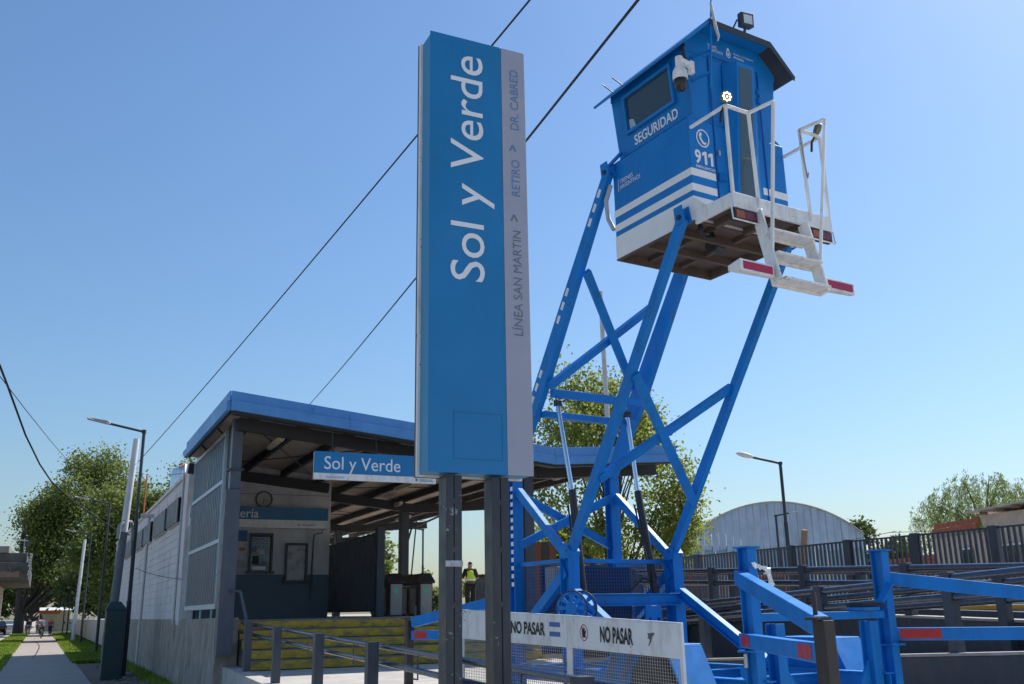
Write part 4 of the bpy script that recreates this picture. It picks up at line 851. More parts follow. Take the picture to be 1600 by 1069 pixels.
# outriggers: level beam, sloping beam, brown jack leg
def outrigger(p0, p1, zb=1.29, zt0=1.86, zt1=1.46, gz=.35):
    p0 = Vector((*p0,0)); p1 = Vector((*p1,0)); d = (p1-p0).normalized(); sd = d.cross(V(0,0,1))
    a = MB(); a.bar(p0+V(0,0,zb), p1+V(0,0,zb), .10, .125); ob = LB(a, 'outrigger_beam', m_blue, bevel=.008)
    a = MB(); a.bar(p0+V(0,0,zt0), p1+V(0,0,zt1), .10, .135); LB(a, 'outrigger_brace', m_blue, bevel=.008)
    j = p1+d*.06
    a = MB(); a.box(j.x-.05,j.x+.05,j.y-.05,j.y+.05,gz+.1,1.50); jk = LB(a, 'jack_leg', m_jack, bevel=.005)
    b = MB(); b.tube(j+V(-.02,.0,1.5)-d*.12,j+V(-.02,0,1.68)-d*.12,.016,n=8); b.box(j.x-.10,j.x+.05,j.y-.03,j.y+.06,1.502,1.52); LB(b, 'jack_handle', m_jack, jk)
    for f in (.045,.82):
        q0 = p0.lerp(p1, f); q1 = p0.lerp(p1, min(.985, f+.14))
        for sg in (-1,1):
            c = MB(); o_ = sd*sg*.0525
            c.add([q0+o_+V(0,0,zb-.045),q1+o_+V(0,0,zb-.045),q1+o_+V(0,0,zb+.05),q0+o_+V(0,0,zb+.05)], [(0,1,2,3)]); LB(c, 'reflector', m_red, ob)
    return j
MW = Matrix.Translation(tw.location) @ Matrix.Rotation(R(5.6), 4, 'Z')
blk = ['splintered wooden block under the jack leg near the railing', 'wooden block under the jack leg left of the steps', 'wooden block under the jack leg by the ramp']
ends = []
for p0, p1 in (((-.19,-.44),(-1.76,-2.78)),((-.18,3.98),(-.92,5.25)),((1.84,-.44),(3.42,-2.80))):
    w = MW @ Vector((*p1,0)); ends.append((w, outrigger(p0, p1, gz=forez(min(w.y,17)), zt0=1.86 if p0[1] < 0 else 1.74)))
for (w, j), lb in zip(ends, blk):
    q = MW @ Vector((j.x,j.y,0)); zf = forez(q.y); a = MB(); a.box(q.x-.2,q.x+.2,q.y-.16,q.y+.16,zf,zf+.05); a.box(q.x-.17,q.x+.12,q.y-.13,q.y+.13,zf+.051,zf+.098)
    tag(a.build('wood_block', m_wood, None, bevel=.008), lb, 'wood block', 'wood blocks under the jacks')

# ------------------------------------------------------------------ NO PASAR barrier
ba = thing('mesh_barrier', 'white wire mesh barrier panels lettered NO PASAR in front of the trailer', 'barrier', (4.6,8.4,.4))
P0, P1, P2 = Vector((4.14,9.98,1.60)), Vector((4.60,8.41,1.53)), Vector((4.985,7.10,1.455))
for A, B, nm in ((P0,P1,0),(P1,P2,1)):
    d = (B-A).normalized(); A = A+d*.012; B = B-d*.012; n = Vector((d.y,-d.x,0)).normalized()
    if n.x > 0: n = -n
    H = 1.06; S = .27
    fr_ = MB(); up = Vector((0,0,1))
    for p, q in ((A,B),(A-up*S,B-up*S),(A-up*H,B-up*H)): fr_.bar(p, q, .03, .03)
    for p in (A,B): fr_.bar(p+up*.015, p-up*(H+.1), .034, .034, d)
    pn = LB(fr_, 'panel_frame', m_white, ba) if False else fr_.build('panel_frame', m_white, ba, bevel=.003)
    a = MB(); o_ = n*.018; a.hexa([A+o_-up*S, B+o_-up*S, B+o_*1.3-up*S, A+o_*1.3-up*S, A+o_, B+o_, B+o_*1.3, A+o_*1.3]); sg = a.build('sign_plate', m_white, ba)
    L = (B-A).length; wm_ = MB(); k = 0
    while k*.028 < L: c = A+d*(k*.028); wm_.bar(c-up*S, c-up*H, .0035, .0035, d); k += 1
    for k in range(1,28): wm_.bar(A-up*(S+k*.028), B-up*(S+k*.028), .0035, .0035)
    o = wm_.build('wire_mesh', m_mesh, pn); o['kind'] = 'stuff'
    of_ = n*.0245
    if nm == 0:
        s0 = A+d*(L*.505)-up*.185+of_; text('NO PASAR', s0, d, up, .50, .115, m_ink, sg, .03)
        c = A+d*(L*.90)-up*.125+of_*1.05
        for dz, cl in ((.045,m_tbluet),(-.045,m_tbluet)):
            b = MB(); b.add([c-d*.075+up*(dz-.022),c+d*.075+up*(dz-.022),c+d*.075+up*(dz+.022),c-d*.075+up*(dz+.022)], [(0,1,2,3)]); b.build('flag_stripe', mat('flag blue', (.05,.16,.45), .5), sg)
    else:
        s0 = A+d*(L*.31)-up*.20+of_; text('NO PASAR', s0, d, up, .40, .135, m_ink, sg, .035)
        c = A+d*(L*.155)-up*.135+of_*1.05
        b = MB(); vs = []; N_ = 28
        for k in range(N_):
            an = 2*math.pi*k/N_; vs += [c+d*(.052*math.cos(an))+up*(.075*math.sin(an)), c+d*(.045*math.cos(an))+up*(.066*math.sin(an))]
        b.add(vs, [(2*k,2*k+1,(2*k+3)%(2*N_),(2*k+2)%(2*N_)) for k in range(N_)]); b.add([c-d*.034+up*.05,c-d*.028+up*.056,c+d*.034-up*.05,c+d*.028-up*.056], [(0,1,2,3)]); b.build('prohibition_ring', m_red, sg)
        hd = [(-.018,-.045),(.014,-.045),(.022,-.005),(.03,.02),(.022,.022),(.012,.008),(.012,.045),(.005,.048),(.001,.02),(-.004,.05),(-.011,.048),(-.012,.018),(-.02,.036),(-.026,.032),(-.024,-.01)]
        b = MB(); b.add([c+d*x+up*z+n*.001 for x, z in hd], [tuple(range(len(hd)))]); b.build('hand_symbol', m_ink, sg)
        c = A+d*(L*.765)-up*.14+of_*1.05
        gm = [(-.05,.05),(-.02,.045),(.0,.052),(.05,.055),(.05,.045),(.02,.02),(.0,-.02),(-.03,-.06),(-.045,-.06),(-.02,-.01),(-.05,.01),(-.04,.025)]
        b = MB(); b.add([c+d*x*.8+up*z for x, z in gm], [tuple(range(len(gm)))]); b.build('torn_sticker', mat('sticker grey', (.14,.13,.13), .7, 0, .3, 40), sg)

# ------------------------------------------------------------------ street lamps and poles
def lamp_post(name, label, base, h, arm, rise=.3, az=180, r=.056, group='street lamps along the path', oval=False):
    t = thing(name, label, 'lamp post', base, R(az), group)
    a = MB(); a.path([(0,0,0),(0,0,h*.3),(0,0,h*.301),(0,0,h*.66),(0,0,h*.661),(0,0,h)], [r*1.25,r*1.25,r,r,r*.8,r*.8], 12); LBL(a, 'pole', m_lamp, t, smooth=40)
    a = MB(); a.tube((0,0,h-.05),(0,0,h+.06),r*1.1,n=12); a.path([(0,0,h),(arm*.65,0,h+rise*.65)], r*.62, 10); LBL(a, 'arm', m_lamp, t, smooth=40)
    x0 = arm*.6; a = MB(); sl = rise/arm
    if oval:
        for i in range(9):
            f = i/8; w = math.sin(math.pi*f)**.6; a.v += [(x0+.8*f, .17*w*math.cos(t_), h+sl*(x0+.8*f)+.02+.11*w*math.sin(t_)) for t_ in np.linspace(0,2*math.pi,13)[:-1]]
        a.f += [(i*12+k,i*12+(k+1)%12,(i+1)*12+(k+1)%12,(i+1)*12+k) for i in range(8) for k in range(12)]
        LBL(a, 'lamp_head', m_pole, t, smooth=50); return t
    pf_ = [(x0,.06,-.02),(x0+.1,.1,-.03),(arm,.13,-.02),(arm+.02,.10,.02),(x0+.1,.09,.05),(x0,.05,.045)]
    vs = []
    for x_, w_, z_ in pf_: vs += [(x_,-w_,h+sl*x_+z_),(x_,w_,h+sl*x_+z_)]
    n = len(pf_); fs = [(2*i,2*((i+1)%n),2*((i+1)%n)+1,2*i+1) for i in range(n)]+[tuple(2*i for i in range(n-1,-1,-1)),tuple(2*i+1 for i in range(n))]
    a.add(vs, fs); LBL(a, 'lamp_head', m_galv, t, bevel=.01)
    return t
def LBL(a, name, m, parent, **k): return a.build(name, m, parent, local=True, **k)
spots = [(2.2,29.6,6.85,'beside the dark green cabinet'),(2.45,49.7,6.85,'second along the path'),(2.45,69,6.85,'third along the path'),(2.45,86,6.9,'fourth along the path'),(2.45,106,6.9,'fifth along the path'),(2.4,124,6.9,'sixth along the path'),(2.4,146,6.9,'seventh along the path'),(2.4,170,6.9,'last small one along the path')]
for x, y, h, tx in spots: lamp_post('street_lamp', 'dark steel street lamp with flat head, '+tx, (x,y,-.02), h, 1.55, .30, 180)
q = at(1219,724,d=40); b = at(1240,930,d=40)
lamp_post('street_lamp', 'tall street lamp with pale oval head in front of the warehouse', (q.x,q.y,.2), q.z-.2, 1.75, .42, 155, .085, 'lamps beyond the platform', oval=True)
q = at(1212,806,d=60); lamp_post('street_lamp', 'smaller street lamp with its arm to the right by the warehouse', (q.x,q.y,.2), q.z-.2, 1.35, .25, -25, .09, 'lamps beyond the platform')
q = at(661,828,d=60); lamp_post('street_lamp', 'slim street lamp seen under the canopy behind the turnstiles', (q.x,q.y,.2), q.z-.2, 1.5, .25, 160, .07, 'lamps beyond the platform')
c_ = thing('curved_lamp', 'low curved pale lamp post at the foot of the warehouse', 'lamp post', at(1103,945,d=45))
a = MB(); a.path([at(1103,945,d=45),at(1101,880,d=45),at(1098,862,d=45),at(1092,852,d=45),at(1083,847,d=45)], .06, 8); a.build('pole', m_galv, c_, smooth=40)
a = MB(); q = at(1081,846,d=45); a.bar(q-V(.25,-.1,-.03),q+V(.2,-.08,-.03),.2,.1); a.build('lamp_head', m_pole, c_, bevel=.02)
# white poles, cabinet
wp_ = thing('white_pole', 'thick white pole rising from the dark green cabinet', 'pole', (1.80,29.25,1.9))
a = MB(); a.path([(1.78,29.25,1.7),(1.88,29.25,4.15),(1.99,29.25,6.55)], [.115,.10,.085], 16); a.build('shaft', m_pole, wp_, smooth=40)
a = MB(); a.path([(1.78,29.25,1.72),(1.87,29.25,3.9)], [.119,.105], 16); a.build('grey_base', mat('pole grey', (.12,.14,.16), .6, 0, .15, 4), wp_, smooth=40)
a = MB(); a.path([(1.72,29.1,3.7),(1.74,29.1,4.05),(1.86,29.2,4.2),(2.05,29.45,4.2),(2.13,29.6,4.05),(2.14,29.6,3.7)], .055, 10); a.build('conduit_loop', mat('grey conduit', (.25,.27,.29), .5), wp_, smooth=50)
wq = thing('white_pole', 'slimmer white concrete pole further along the path among the lamps', 'pole', (2.3,77,0))
a = MB(); a.path([(2.2,77,0),(2.35,77,7.1)], [.14,.10], 14); a.build('shaft', m_pole, wq, smooth=40)
cb = thing('junction_cabinet', 'dark green pointed junction cabinet at the foot of the white pole', 'cabinet', (1.93,29.4,0))
a = MB(); a.box(1.60,2.10,29.0,29.5,-.05,1.80); a.build('body', m_green, cb, bevel=.02)
a = MB(); a.add([(1.57,28.97,1.80),(2.13,28.97,1.80),(2.13,29.53,1.80),(1.57,29.53,1.80),(1.70,29.13,2.02),(1.96,29.13,2.02),(1.96,29.40,2.02),(1.70,29.40,2.02)], [(0,1,5,4),(1,2,6,5),(2,3,7,6),(3,0,4,7),(4,5,6,7),(3,2,1,0)]); a.build('cap', m_green, cb, bevel=.01)
a = MB(); a.box(1.585,1.60,29.1,29.4,.5,1.2); a.build('side_hatch', m_concd, cb)
a = MB(); a.tube(at(938,455,d=30),at(957,800,d=30),.07,.09,10); ms = a.build('mast', m_galv, None, smooth=40); tag(ms, 'slim grey mast standing behind the lift arms', 'mast')
a = MB(); a.tube(at(973,818,d=70),at(971,875,d=70),.22,.26,8); tag(a.build('timber_pole', m_wood, None), 'short weathered timber pole behind the fence', 'pole')
ob = [o for o in col.objects if o.name == 'timber_pole'][0]
ob.location = at(1256,860,d=70)-at(972,850,d=70)
# ------------------------------------------------------------------ wires
def wire(pts, r, name, label, grp=None):
    a = MB(); a.path(pts, r, 6); return tag(a.build(name, m_wire, None, smooth=60), label, 'wire', grp)
def span(A, B, sag=.0, n=14): return [A.lerp(B,i/n)-V(0,0,4*sag*(i/n)*(1-i/n)) for i in range(n+1)]
A = at(216,722,Y=29.3); B = at(818,0,d=8.5); wire(span(A, B+(B-A)*.25, .12), .010, 'overhead_wire', 'black overhead wire from behind the totem top to the white pole')
A = at(455,662,Y=45); B = at(978,0,d=8.0); wire(span(A, B+(B-A)*.2, .25), .014, 'overhead_wire', 'thick black overhead wire passing between the totem and the cabin')
pts = [(0,572,13),(12,603,14),(40,680,16.5),(62,725,19),(80,752,21.5),(110,780,24),(150,808,27),(188,833,29),(203,836,29.3)]
wire([at(-60,440,d=9)]+[at(u,v,d=d) for u,v,d in pts], .017, 'service_cable', 'thick twisted black cable sagging down to the white pole')
wire([at(-40,545,d=12),at(0,588,d=16),at(40,640,d=20),at(80,690,d=26),at(112,727,d=32)], .008, 'thin_wire', 'thin wire running down above the left trees')
wire(span(at(212,888,Y=29.6),at(284,905,X=2.93),.05), .008, 'wall_cable', 'thin cable sagging from the lamp post to the white wall')
wire(span(at(1390,832,d=60),at(1640,815,d=50),.1), .018, 'far_wire', 'thin pale wire above the brick house'); wire(span(at(1060,872,d=62),at(1400,830,d=62),.3), .02, 'far_wire', 'thin wire crossing the front of the warehouse')

# ------------------------------------------------------------------ trees
def quads(name, C, X, Y, m, parent):
    "leaf blades: centre, half axis along, half axis across"
    n = len(C); v = np.empty((n,4,3), np.float32); v[:,0] = C-X; v[:,1] = C+Y-X*.1; v[:,2] = C+X; v[:,3] = C-Y-X*.1
    me = bpy.data.meshes.new(name); me.vertices.add(4*n); me.vertices.foreach_set('co', v.reshape(-1))
    me.loops.add(4*n); me.loops.foreach_set('vertex_index', np.arange(4*n, dtype=np.int32)); me.polygons.add(n)
    me.polygons.foreach_set('loop_start', np.arange(0,4*n,4,dtype=np.int32)); me.polygons.foreach_set('loop_total', np.full(n,4,np.int32)); me.update(); me.validate()
    me.materials.append(m); o = bpy.data.objects.new(name, me); col.objects.link(o); o.parent = parent; return o
def rand_axes(r, n, size, wid=.55, down=0.):
    d = r.normal(size=(n,3)); d[:,2] -= down; d /= np.linalg.norm(d,axis=1)[:,None]
    e = r.normal(size=(n,3)); e -= (e*d).sum(1)[:,None]*d; e /= np.linalg.norm(e,axis=1)[:,None]
    s = (size*r.uniform(.65,1.3,n))[:,None]; return d*s/2, e*s*wid/2
def tree(name, label, base, h, blobs, n_cl, per, leaf, lm, seed, tr=.25, group=None, spread=.5, trunk_top=.7, down=.3):
    spread *= .72
    r = np.random.default_rng(seed); t = thing(name, label, 'tree', base, 0, group); rn = random.Random(seed)
    top = Vector((rn.uniform(-.3,.3),rn.uniform(-.3,.3),h*trunk_top))
    pts = [Vector((0,0,-.2)).lerp(top,k/6)+Vector((rn.uniform(-1,1),rn.uniform(-1,1),0))*(.06*h*.12*k) for k in range(7)]
    a = MB(); a.path(pts, [tr*(1.25-.95*k/6) for k in range(7)], 10)
    cl = []; wts = np.array([b[3]*b[4]*b[5] for b in blobs]); wts = wts/wts.sum()
    subs = []
    for b in blobs:
        for _ in range(9):
            d = r.normal(size=3); d /= np.linalg.norm(d); q = r.uniform(.45,.92); k = r.uniform(.26,.5)
            subs.append((b[0]+d[0]*b[3]*q, b[1]+d[1]*b[4]*q, b[2]+d[2]*b[5]*q, b[3]*k, b[4]*k, b[5]*k))
    w2 = np.array([b[3]*b[4]*b[5] for b in subs])**.75; w2 = w2/w2.sum()
    for _ in range(n_cl):
        b = subs[r.choice(len(subs),p=w2)]; d = r.normal(size=3); d /= np.linalg.norm(d); rad = r.uniform(.15,1)**.5
        cl.append((b[0]+d[0]*b[3]*rad, b[1]+d[1]*b[4]*rad, b[2]+d[2]*b[5]*rad))
    cl = np.array(cl)
    for i in range(0, n_cl, max(1,n_cl//46)):
        q = Vector(cl[i]); k = min(5, max(1, int((q.z/h)*5.2-1))); p = pts[k]; mid = p.lerp(q,.5)+Vector((rn.uniform(-.3,.3),rn.uniform(-.3,.3),rn.uniform(.0,.5)))
        a.path([p,p.lerp(mid,.6),mid,q], [tr*.42,tr*.28,tr*.17,tr*.05], 6)
    a.build('trunk', m_bark, t, local=True, smooth=50)
    n = n_cl*per; sz = r.uniform(.6,1.4,n_cl)
    C = np.repeat(cl,per,0)+r.normal(size=(n,3))*np.repeat(sz,per)[:,None]*spread*np.array([1,1,.8])
    X, Y = rand_axes(r, n, leaf, .7, down); quads('crown', C, X, Y, lm, t); return t
def place(u, v, d): p = at(u,v,d=d); return (p.x,p.y,0.)
b = place(965,900,42)
tree('poplar_tree', 'airy sunlit poplar behind the tower arms and canopy', b, 13.8, [(-.3,0,10.2,2.3,2.2,2.7),(-2.2,-.3,7.6,2.2,1.8,2.7),(2.4,.3,7.0,2.0,1.7,2.6),(.5,0,4.2,3.3,2.4,1.7),(2.0,0,9.3,1.5,1.4,1.7),(-1.5,0,11.4,1.2,1.2,1.3),(3.2,0,5,1.4,1.3,1.8)], 760, 34, .17, m_leafP, 3, .22, None, .52, .8)
b = place(900,900,55)
tree('background_tree', 'leafy tree behind the canopy left of the poplar', b, 9, [(0,0,6,2.6,2.4,2.6),(-2,0,4.5,2,2,2)], 150, 40, .26, m_leafP, 5, .2, None, .45)
# trees along the street on the left
tree('street_tree', 'big dark leaning street tree at the end of the path', (-2.2,128,0), 22, [(6.5,0,15.0,6,6,6.2),(1.8,0,12.4,4.2,4,5.2),(12,2,13.0,5.8,5,5.8),(5,-2,8.5,5,4,3.4)], 640, 95, .32, m_leafL, 11, .5, 'trees along the street', 1.15, .6)
tree('street_tree', 'leafy tree rising behind the white office wall', (9.0,82,0), 14, [(0,0,9.0,4.4,4.2,4.0),(-3.0,0,7.6,3.6,3.2,3.4),(2.4,0,7.8,3.2,3,3.4),(-5.0,0,5.8,2.6,2.4,2.8)], 520, 85, .24, m_leafL, 12, .4, 'trees along the street', .75, .6)
tree('street_tree', 'dark tree behind the second white pole', (6.0,108,0), 15, [(0,0,8,4.6,4,5.5),(-2,0,4.6,3,3,2.6)], 260, 60, .4, m_leafD, 13, .5, 'trees along the street', .9, .6)
tree('street_tree', 'pale hazy tree above the parked cars', (-14,165,0), 15, [(0,0,7,5,5,3.4),(-5,0,6,4.5,4,3)], 220, 42, .65, m_leafL, 14, .5, 'trees along the street', 1.1, .6)
tree('street_tree', 'small tree filling the gap behind the kiosk', (-2,215,0), 12, [(0,0,7,7,5,5),(-8,0,6,5,4,4),(8,0,7,6,4,5)], 260, 40, .8, m_leafD, 15, .5, 'trees along the street', 1.3, .6)
tree('street_tree', 'tree at the left picture edge behind the flat roof', (-12,112,0), 9.5, [(0,0,6.6,4.0,4,2.3),(4.5,0,6,3,3,2.2)], 200, 44, .52, m_leafL, 16, .4, 'trees along the street', .9, .6)
for (u, v, d, h, lb, sd_) in ((628,930,75,4.6,'pale tree far under the canopy beside the column',21),(745,930,80,4.9,'pale tree far behind the guard',22),(668,930,80,5.0,'low pale bush tree between the turnstiles and lamp',25)):
    b = place(u,v,d); tree('distant_tree', lb, b, h, [(0,0,h*.66,1.3,1.3,h*.30),(.8,0,h*.5,.8,.8,h*.22)], 70, 30, .28, m_leafL, sd_, .14, 'far trees beyond the platform', .3, .6)
b = place(590,860,62); tree('distant_tree', 'tree glimpsed between the bar fence and the canopy column', b, 9.5, [(0,0,6,.9,1.0,3.0)], 70, 36, .3, m_leafL, 26, .15, 'far trees beyond the platform', .35, .6)
b = place(1375,900,90); tree('distant_tree', 'dark round tree right of the warehouse', b, 10, [(0,0,6.4,3.2,3,2.8),(-2,0,5,2.2,2,2.4),(2.6,0,5.4,1.8,2,2)], 240, 44, .36, m_leafD, 23, .3, 'far trees beyond the platform', .55, .6)
b = place(1552,900,60)
# willow: hanging strands
r = np.random.default_rng(31); t = thing('willow_tree', 'feathery willow tree above the brick house', 'tree', b)
a = MB(); a.path([(0,0,0),(.1,0,2.5),(0,.1,4.6)], [.35,.28,.2], 10)
Cs = []; Xs = []; Ys = []
for k in range(520):
    an = r.uniform(0,2*math.pi); rad = 4.7*math.sqrt(r.uniform(.01,1)); hx = 9.3-rad*rad*.13+r.uniform(-1.1,.5)
    p = Vector((rad*math.cos(an),rad*math.sin(an)*.8,hx)); ln = r.uniform(1.0,3.2)
    if k % 36 == 0: a.path([(0,.1,4.4),Vector((0,.1,4.6)).lerp(p,.5)+V(0,0,.8),p], [.14,.07,.02], 6)
    m_ = int(ln*24); tt_ = np.linspace(0,1,m_); drift = r.normal(size=2)*.3
    out = .7*(1-np.exp(-tt_*3)); arc = .55*np.sin(np.minimum(tt_*5,math.pi))
    c = np.stack([p.x+(drift[0]+math.cos(an)*.5)*out, p.y+(drift[1]+math.sin(an)*.5)*out, p.z-ln*tt_+arc], 1)+r.normal(size=(m_,3))*.07
    Cs.append(c); d = r.normal(size=(m_,3))*.5; d[:,2] -= 1.0; d /= np.linalg.norm(d,axis=1)[:,None]; e = np.cross(d, r.normal(size=(m_,3))); e /= np.linalg.norm(e,axis=1)[:,None]
    Xs.append(d*.095); Ys.append(e*.022)
a.build('trunk', m_bark, t, local=True, smooth=50); quads('crown', np.concatenate(Cs), np.concatenate(Xs), np.concatenate(Ys), m_leafW, t)
# grass
r = np.random.default_rng(41); n1, n2 = 16000, 26000
x = np.concatenate([r.uniform(-2.5,-1.0,n1), r.uniform(1.22,3.6,n2)]); y = np.concatenate([30+90*r.uniform(0,1,n1)**1.5, 40+75*r.uniform(0,1,n2)**1.5])
C = np.stack([x,y,np.full(len(x),.05)],1); X = np.stack([r.normal(0,.02,len(x)),r.normal(0,.02,len(x)),np.full(len(x),.075)*r.uniform(.6,1.5,len(x))],1); Y = np.stack([r.normal(0,.03,len(x)),r.normal(0,.03,len(x)),np.zeros(len(x))],1)
o = quads('grass', C, X, Y, m_grass, None); tag(o, 'bright green grass beside the concrete path', 'grass', kind='stuff')
r = np.random.default_rng(43); n = 1500; y = r.uniform(20,40,n); x = 2.9-np.abs(r.normal(0,.16,n))
C = np.stack([x,y,np.full(n,.06)],1); X = np.stack([r.normal(0,.04,n),r.normal(0,.04,n),.09*r.uniform(.5,1.8,n)],1); Y = np.stack([r.normal(0,.02,n),r.normal(0,.02,n),np.zeros(n)],1)
tag(quads('weeds', C, X, Y, m_grass, None), 'tufts of weeds along the foot of the stained plinth', 'weeds', kind='stuff')
rb = MB(); rn = random.Random(5)
for k in range(170):
    x = rn.uniform(1.9,2.95); y = rn.uniform(22,37); s_ = rn.uniform(.03,.12)
    rb.hexa([(x+s_*a_*rn.uniform(.5,1),y+s_*b_*rn.uniform(.5,1),z_*s_*rn.uniform(.4,1)-.02) for a_,b_,z_ in ((-1,-1,0),(1,-1,0),(1,1,0),(-1,1,0),(-1,-1,1),(1,-1,1),(1,1,1),(-1,1,1))])
tag(rb.build('rubble', m_concd, None), 'broken rubble and clods along the foot of the plinth', 'rubble', kind='stuff')

# ------------------------------------------------------------------ buildings behind
wh = thing('warehouse', 'grey zinc warehouse with barrel roof behind the platform fence', 'warehouse', at(1205,945,d=85))
A = at(1080,870,d=85); B = at(1353,870,d=85); A.z = B.z = 0; ex = (B-A).normalized(); Lw = (B-A).length; ey = Vector((-ex.y,ex.x,0))
zs_, zc = 7.55, 10.55; rr_ = ((Lw/2)**2+(zc-zs_)**2)/(2*(zc-zs_))
def arch(x): return zc-rr_+math.sqrt(max(0,rr_*rr_-(x-Lw/2)**2))
n = 24
zlow = 6.35
for k in range(n):
    x0, x1 = Lw*k/n+.02, Lw*(k+1)/n-.02; dd = .05 if k % 2 else .0
    a = MB(); a.prism([A+ex*x0+V(0,0,zlow+random.uniform(-.25,.3)), A+ex*x1+V(0,0,zlow+random.uniform(-.25,.3)), A+ex*x1+V(0,0,arch(x1)), A+ex*x0+V(0,0,arch(x0))], ey*(.06+dd)); a.v = [tuple(Vector(p)-ey*dd) for p in a.v]; a.build('sheet', m_zinc, wh)
m_zinc2 = mat('blue grey sheet', (.22,.36,.46), .5, .2, .2, 1.2, 0, 60, ((.16,.2,.24), .4, 1, .3))
for k in range(14):
    x0, x1 = Lw*k/14+.02, Lw*(k+1)/14-.02
    a = MB(); a.prism([A+ex*x0+V(0,0,0), A+ex*x1, A+ex*x1+V(0,0,6.8), A+ex*x0+V(0,0,6.8)], ey*.05); a.v = [tuple(Vector(p)+ey*.14) for p in a.v]; a.build('lower_sheet', m_zinc2, wh)
rfp = [A+ex*(Lw*k/24)+V(0,0,arch(Lw*k/24)+.02) for k in range(25)]
for k in range(24):
    p, q = rfp[k], rfp[k+1]; b_ = ey*34-ey*.3
    a = MB(); a.prism([p-ey*.3,q-ey*.3,q-ey*.3+V(0,0,.08),p-ey*.3+V(0,0,.08)], ey*34); a.build('roof_sheet', m_zincr, wh)
a = MB(); a.prism([A+V(0,0,0),A+V(0,0,zs_),A+V(0,0,zs_)+ey*33,A+ey*33], ex*.1); a.v = [tuple(Vector(p)+ex*.05+ey*.25) for p in a.v]; a.build('side_wall', m_zinc2, wh)
# brick house
def brick_wall(parent, A, ex, nrm, L, z0, z1, bw=.42, bh=.24):
    bb = MB(); bb.box(-bw/2+.012,bw/2-.012,-.04,.04,-bh/2+.012,bh/2-.012); me = bb.mesh('brick'); me.materials.append(m_brick)
    rz = math.atan2(ex.y, ex.x); rows = int((z1-z0)/bh)
    for i in range(rows):
        for k in range(int(L/bw)):
            c = A+ex*(bw*(k+.5+(.5 if i % 2 else 0)))+V(0,0,z0+bh*(i+.5)); piece('brick', me, parent, Vector(c)-parent.location, rz)
hs_ = thing('brick_house', 'low house with red block parapet and cream wall beside the willow', 'house', at(1560,930,d=44))
C0 = at(1472,930,d=46); C1 = at(1552,930,d=42); C2 = at(1680,930,d=38)
for p in (C0,C1,C2): p.z = 0
hx = (C1-C0).normalized(); hl = (C1-C0).length; hn = Vector((hx.y,-hx.x,0))
a = MB(); a.prism([C0+V(0,0,0),C1,C1+V(0,0,4.75),C0+V(0,0,4.75)], -hn*4); a.build('wall', m_render, hs_)
a = MB(); a.prism([C0+V(0,0,4.6)+hn*.1,C1+V(0,0,4.6)+hn*.1,C1+V(0,0,4.78)+hn*.1,C0+V(0,0,4.78)+hn*.1], -hn*.1); a.build('lintel', m_concd, hs_)
brick_wall(hs_, C0+hn*.02, hx, hn, hl-.2, 4.79, 5.3)
h2 = (C2-C1).normalized(); n2_ = Vector((h2.y,-h2.x,0))
a = MB(); a.prism([C1,C2,C2+V(0,0,5.35),C1+V(0,0,5.35)], -n2_*4); a.build('wall', m_render, hs_)
a = MB(); q0 = C1-h2*.5+n2_*.5; q1 = C2+n2_*.5; a.prism([q0+V(0,0,5.45),q1+V(0,0,5.65),q1+V(0,0,5.72),q0+V(0,0,5.52)], -n2_*5); a.build('roof_sheet', m_zincr, hs_)
for f in (.08,.3,.52,.74):
    a = MB(); q = C1.lerp(C2,f); a.bar(q+n2_*.4+V(0,0,5.38+.2*f),q+V(0,0,5.38+.2*f),.1,.12); a.build('rafter_end', m_wood, hs_)
for f, w_ in ((.18,1.1),(.45,.6)):
    q = C1.lerp(C2,f); a = MB(); a.prism([q+n2_*.03+V(0,0,2.5),q+h2*w_+n2_*.03+V(0,0,2.5),q+h2*w_+n2_*.03+V(0,0,3.9),q+n2_*.03+V(0,0,3.9)], -n2_*.02); wn_ = a.build('window', m_glassd, hs_)
    b = MB(); b.bar(q+n2_*.05+V(0,0,3.95),q+h2*w_+n2_*.05+V(0,0,3.95),.06,.08); b.bar(q+n2_*.05+V(0,0,2.45),q+h2*w_+n2_*.05+V(0,0,2.45),.06,.08); b.build('frame', m_white, wn_)
q = C0.lerp(C1,.55); a = MB(); a.prism([q+hn*.03+V(0,0,2.6),q+hx*.9+hn*.03+V(0,0,2.6),q+hx*.9+hn*.03+V(0,0,3.9),q+hn*.03+V(0,0,3.9)], -hn*.02); wn_ = a.build('window', m_glassd, hs_)
b = MB(); b.bar(q+hn*.05+V(0,0,3.95),q+hx*.9+hn*.05+V(0,0,3.95),.06,.08); b.bar(q+hx*.45+hn*.05+V(0,0,2.6),q+hx*.45+hn*.05+V(0,0,3.9),.06,.05); b.build('frame', m_white, wn_)
bw_ = thing('brick_wall', 'unplastered red block yard wall behind the platform fence', 'wall', at(1430,930,d=48))
D0 = at(1395,930,d=52); D1 = at(1480,930,d=46); D0.z = D1.z = 0; dx_ = (D1-D0).normalized(); dn_ = Vector((dx_.y,-dx_.x,0))
a = MB(); a.prism([D0,D1,D1+V(0,0,3.9),D0+V(0,0,3.9)], -dn_*.12); a.build('mortar_core', m_concd, bw_)
brick_wall(bw_, D0+dn_*.01, dx_, dn_, (D1-D0).length-.3, 1.5, 3.9)
sh = thing('dark_shed', 'dark rusty shed behind the trailer left of the poplar', 'shed', at(845,945,d=36))
S0 = at(800,945,d=36); S1 = at(872,945,d=36); S0.z = S1.z = 0; sx = (S1-S0).normalized(); sn = Vector((-sx.y,sx.x,0))
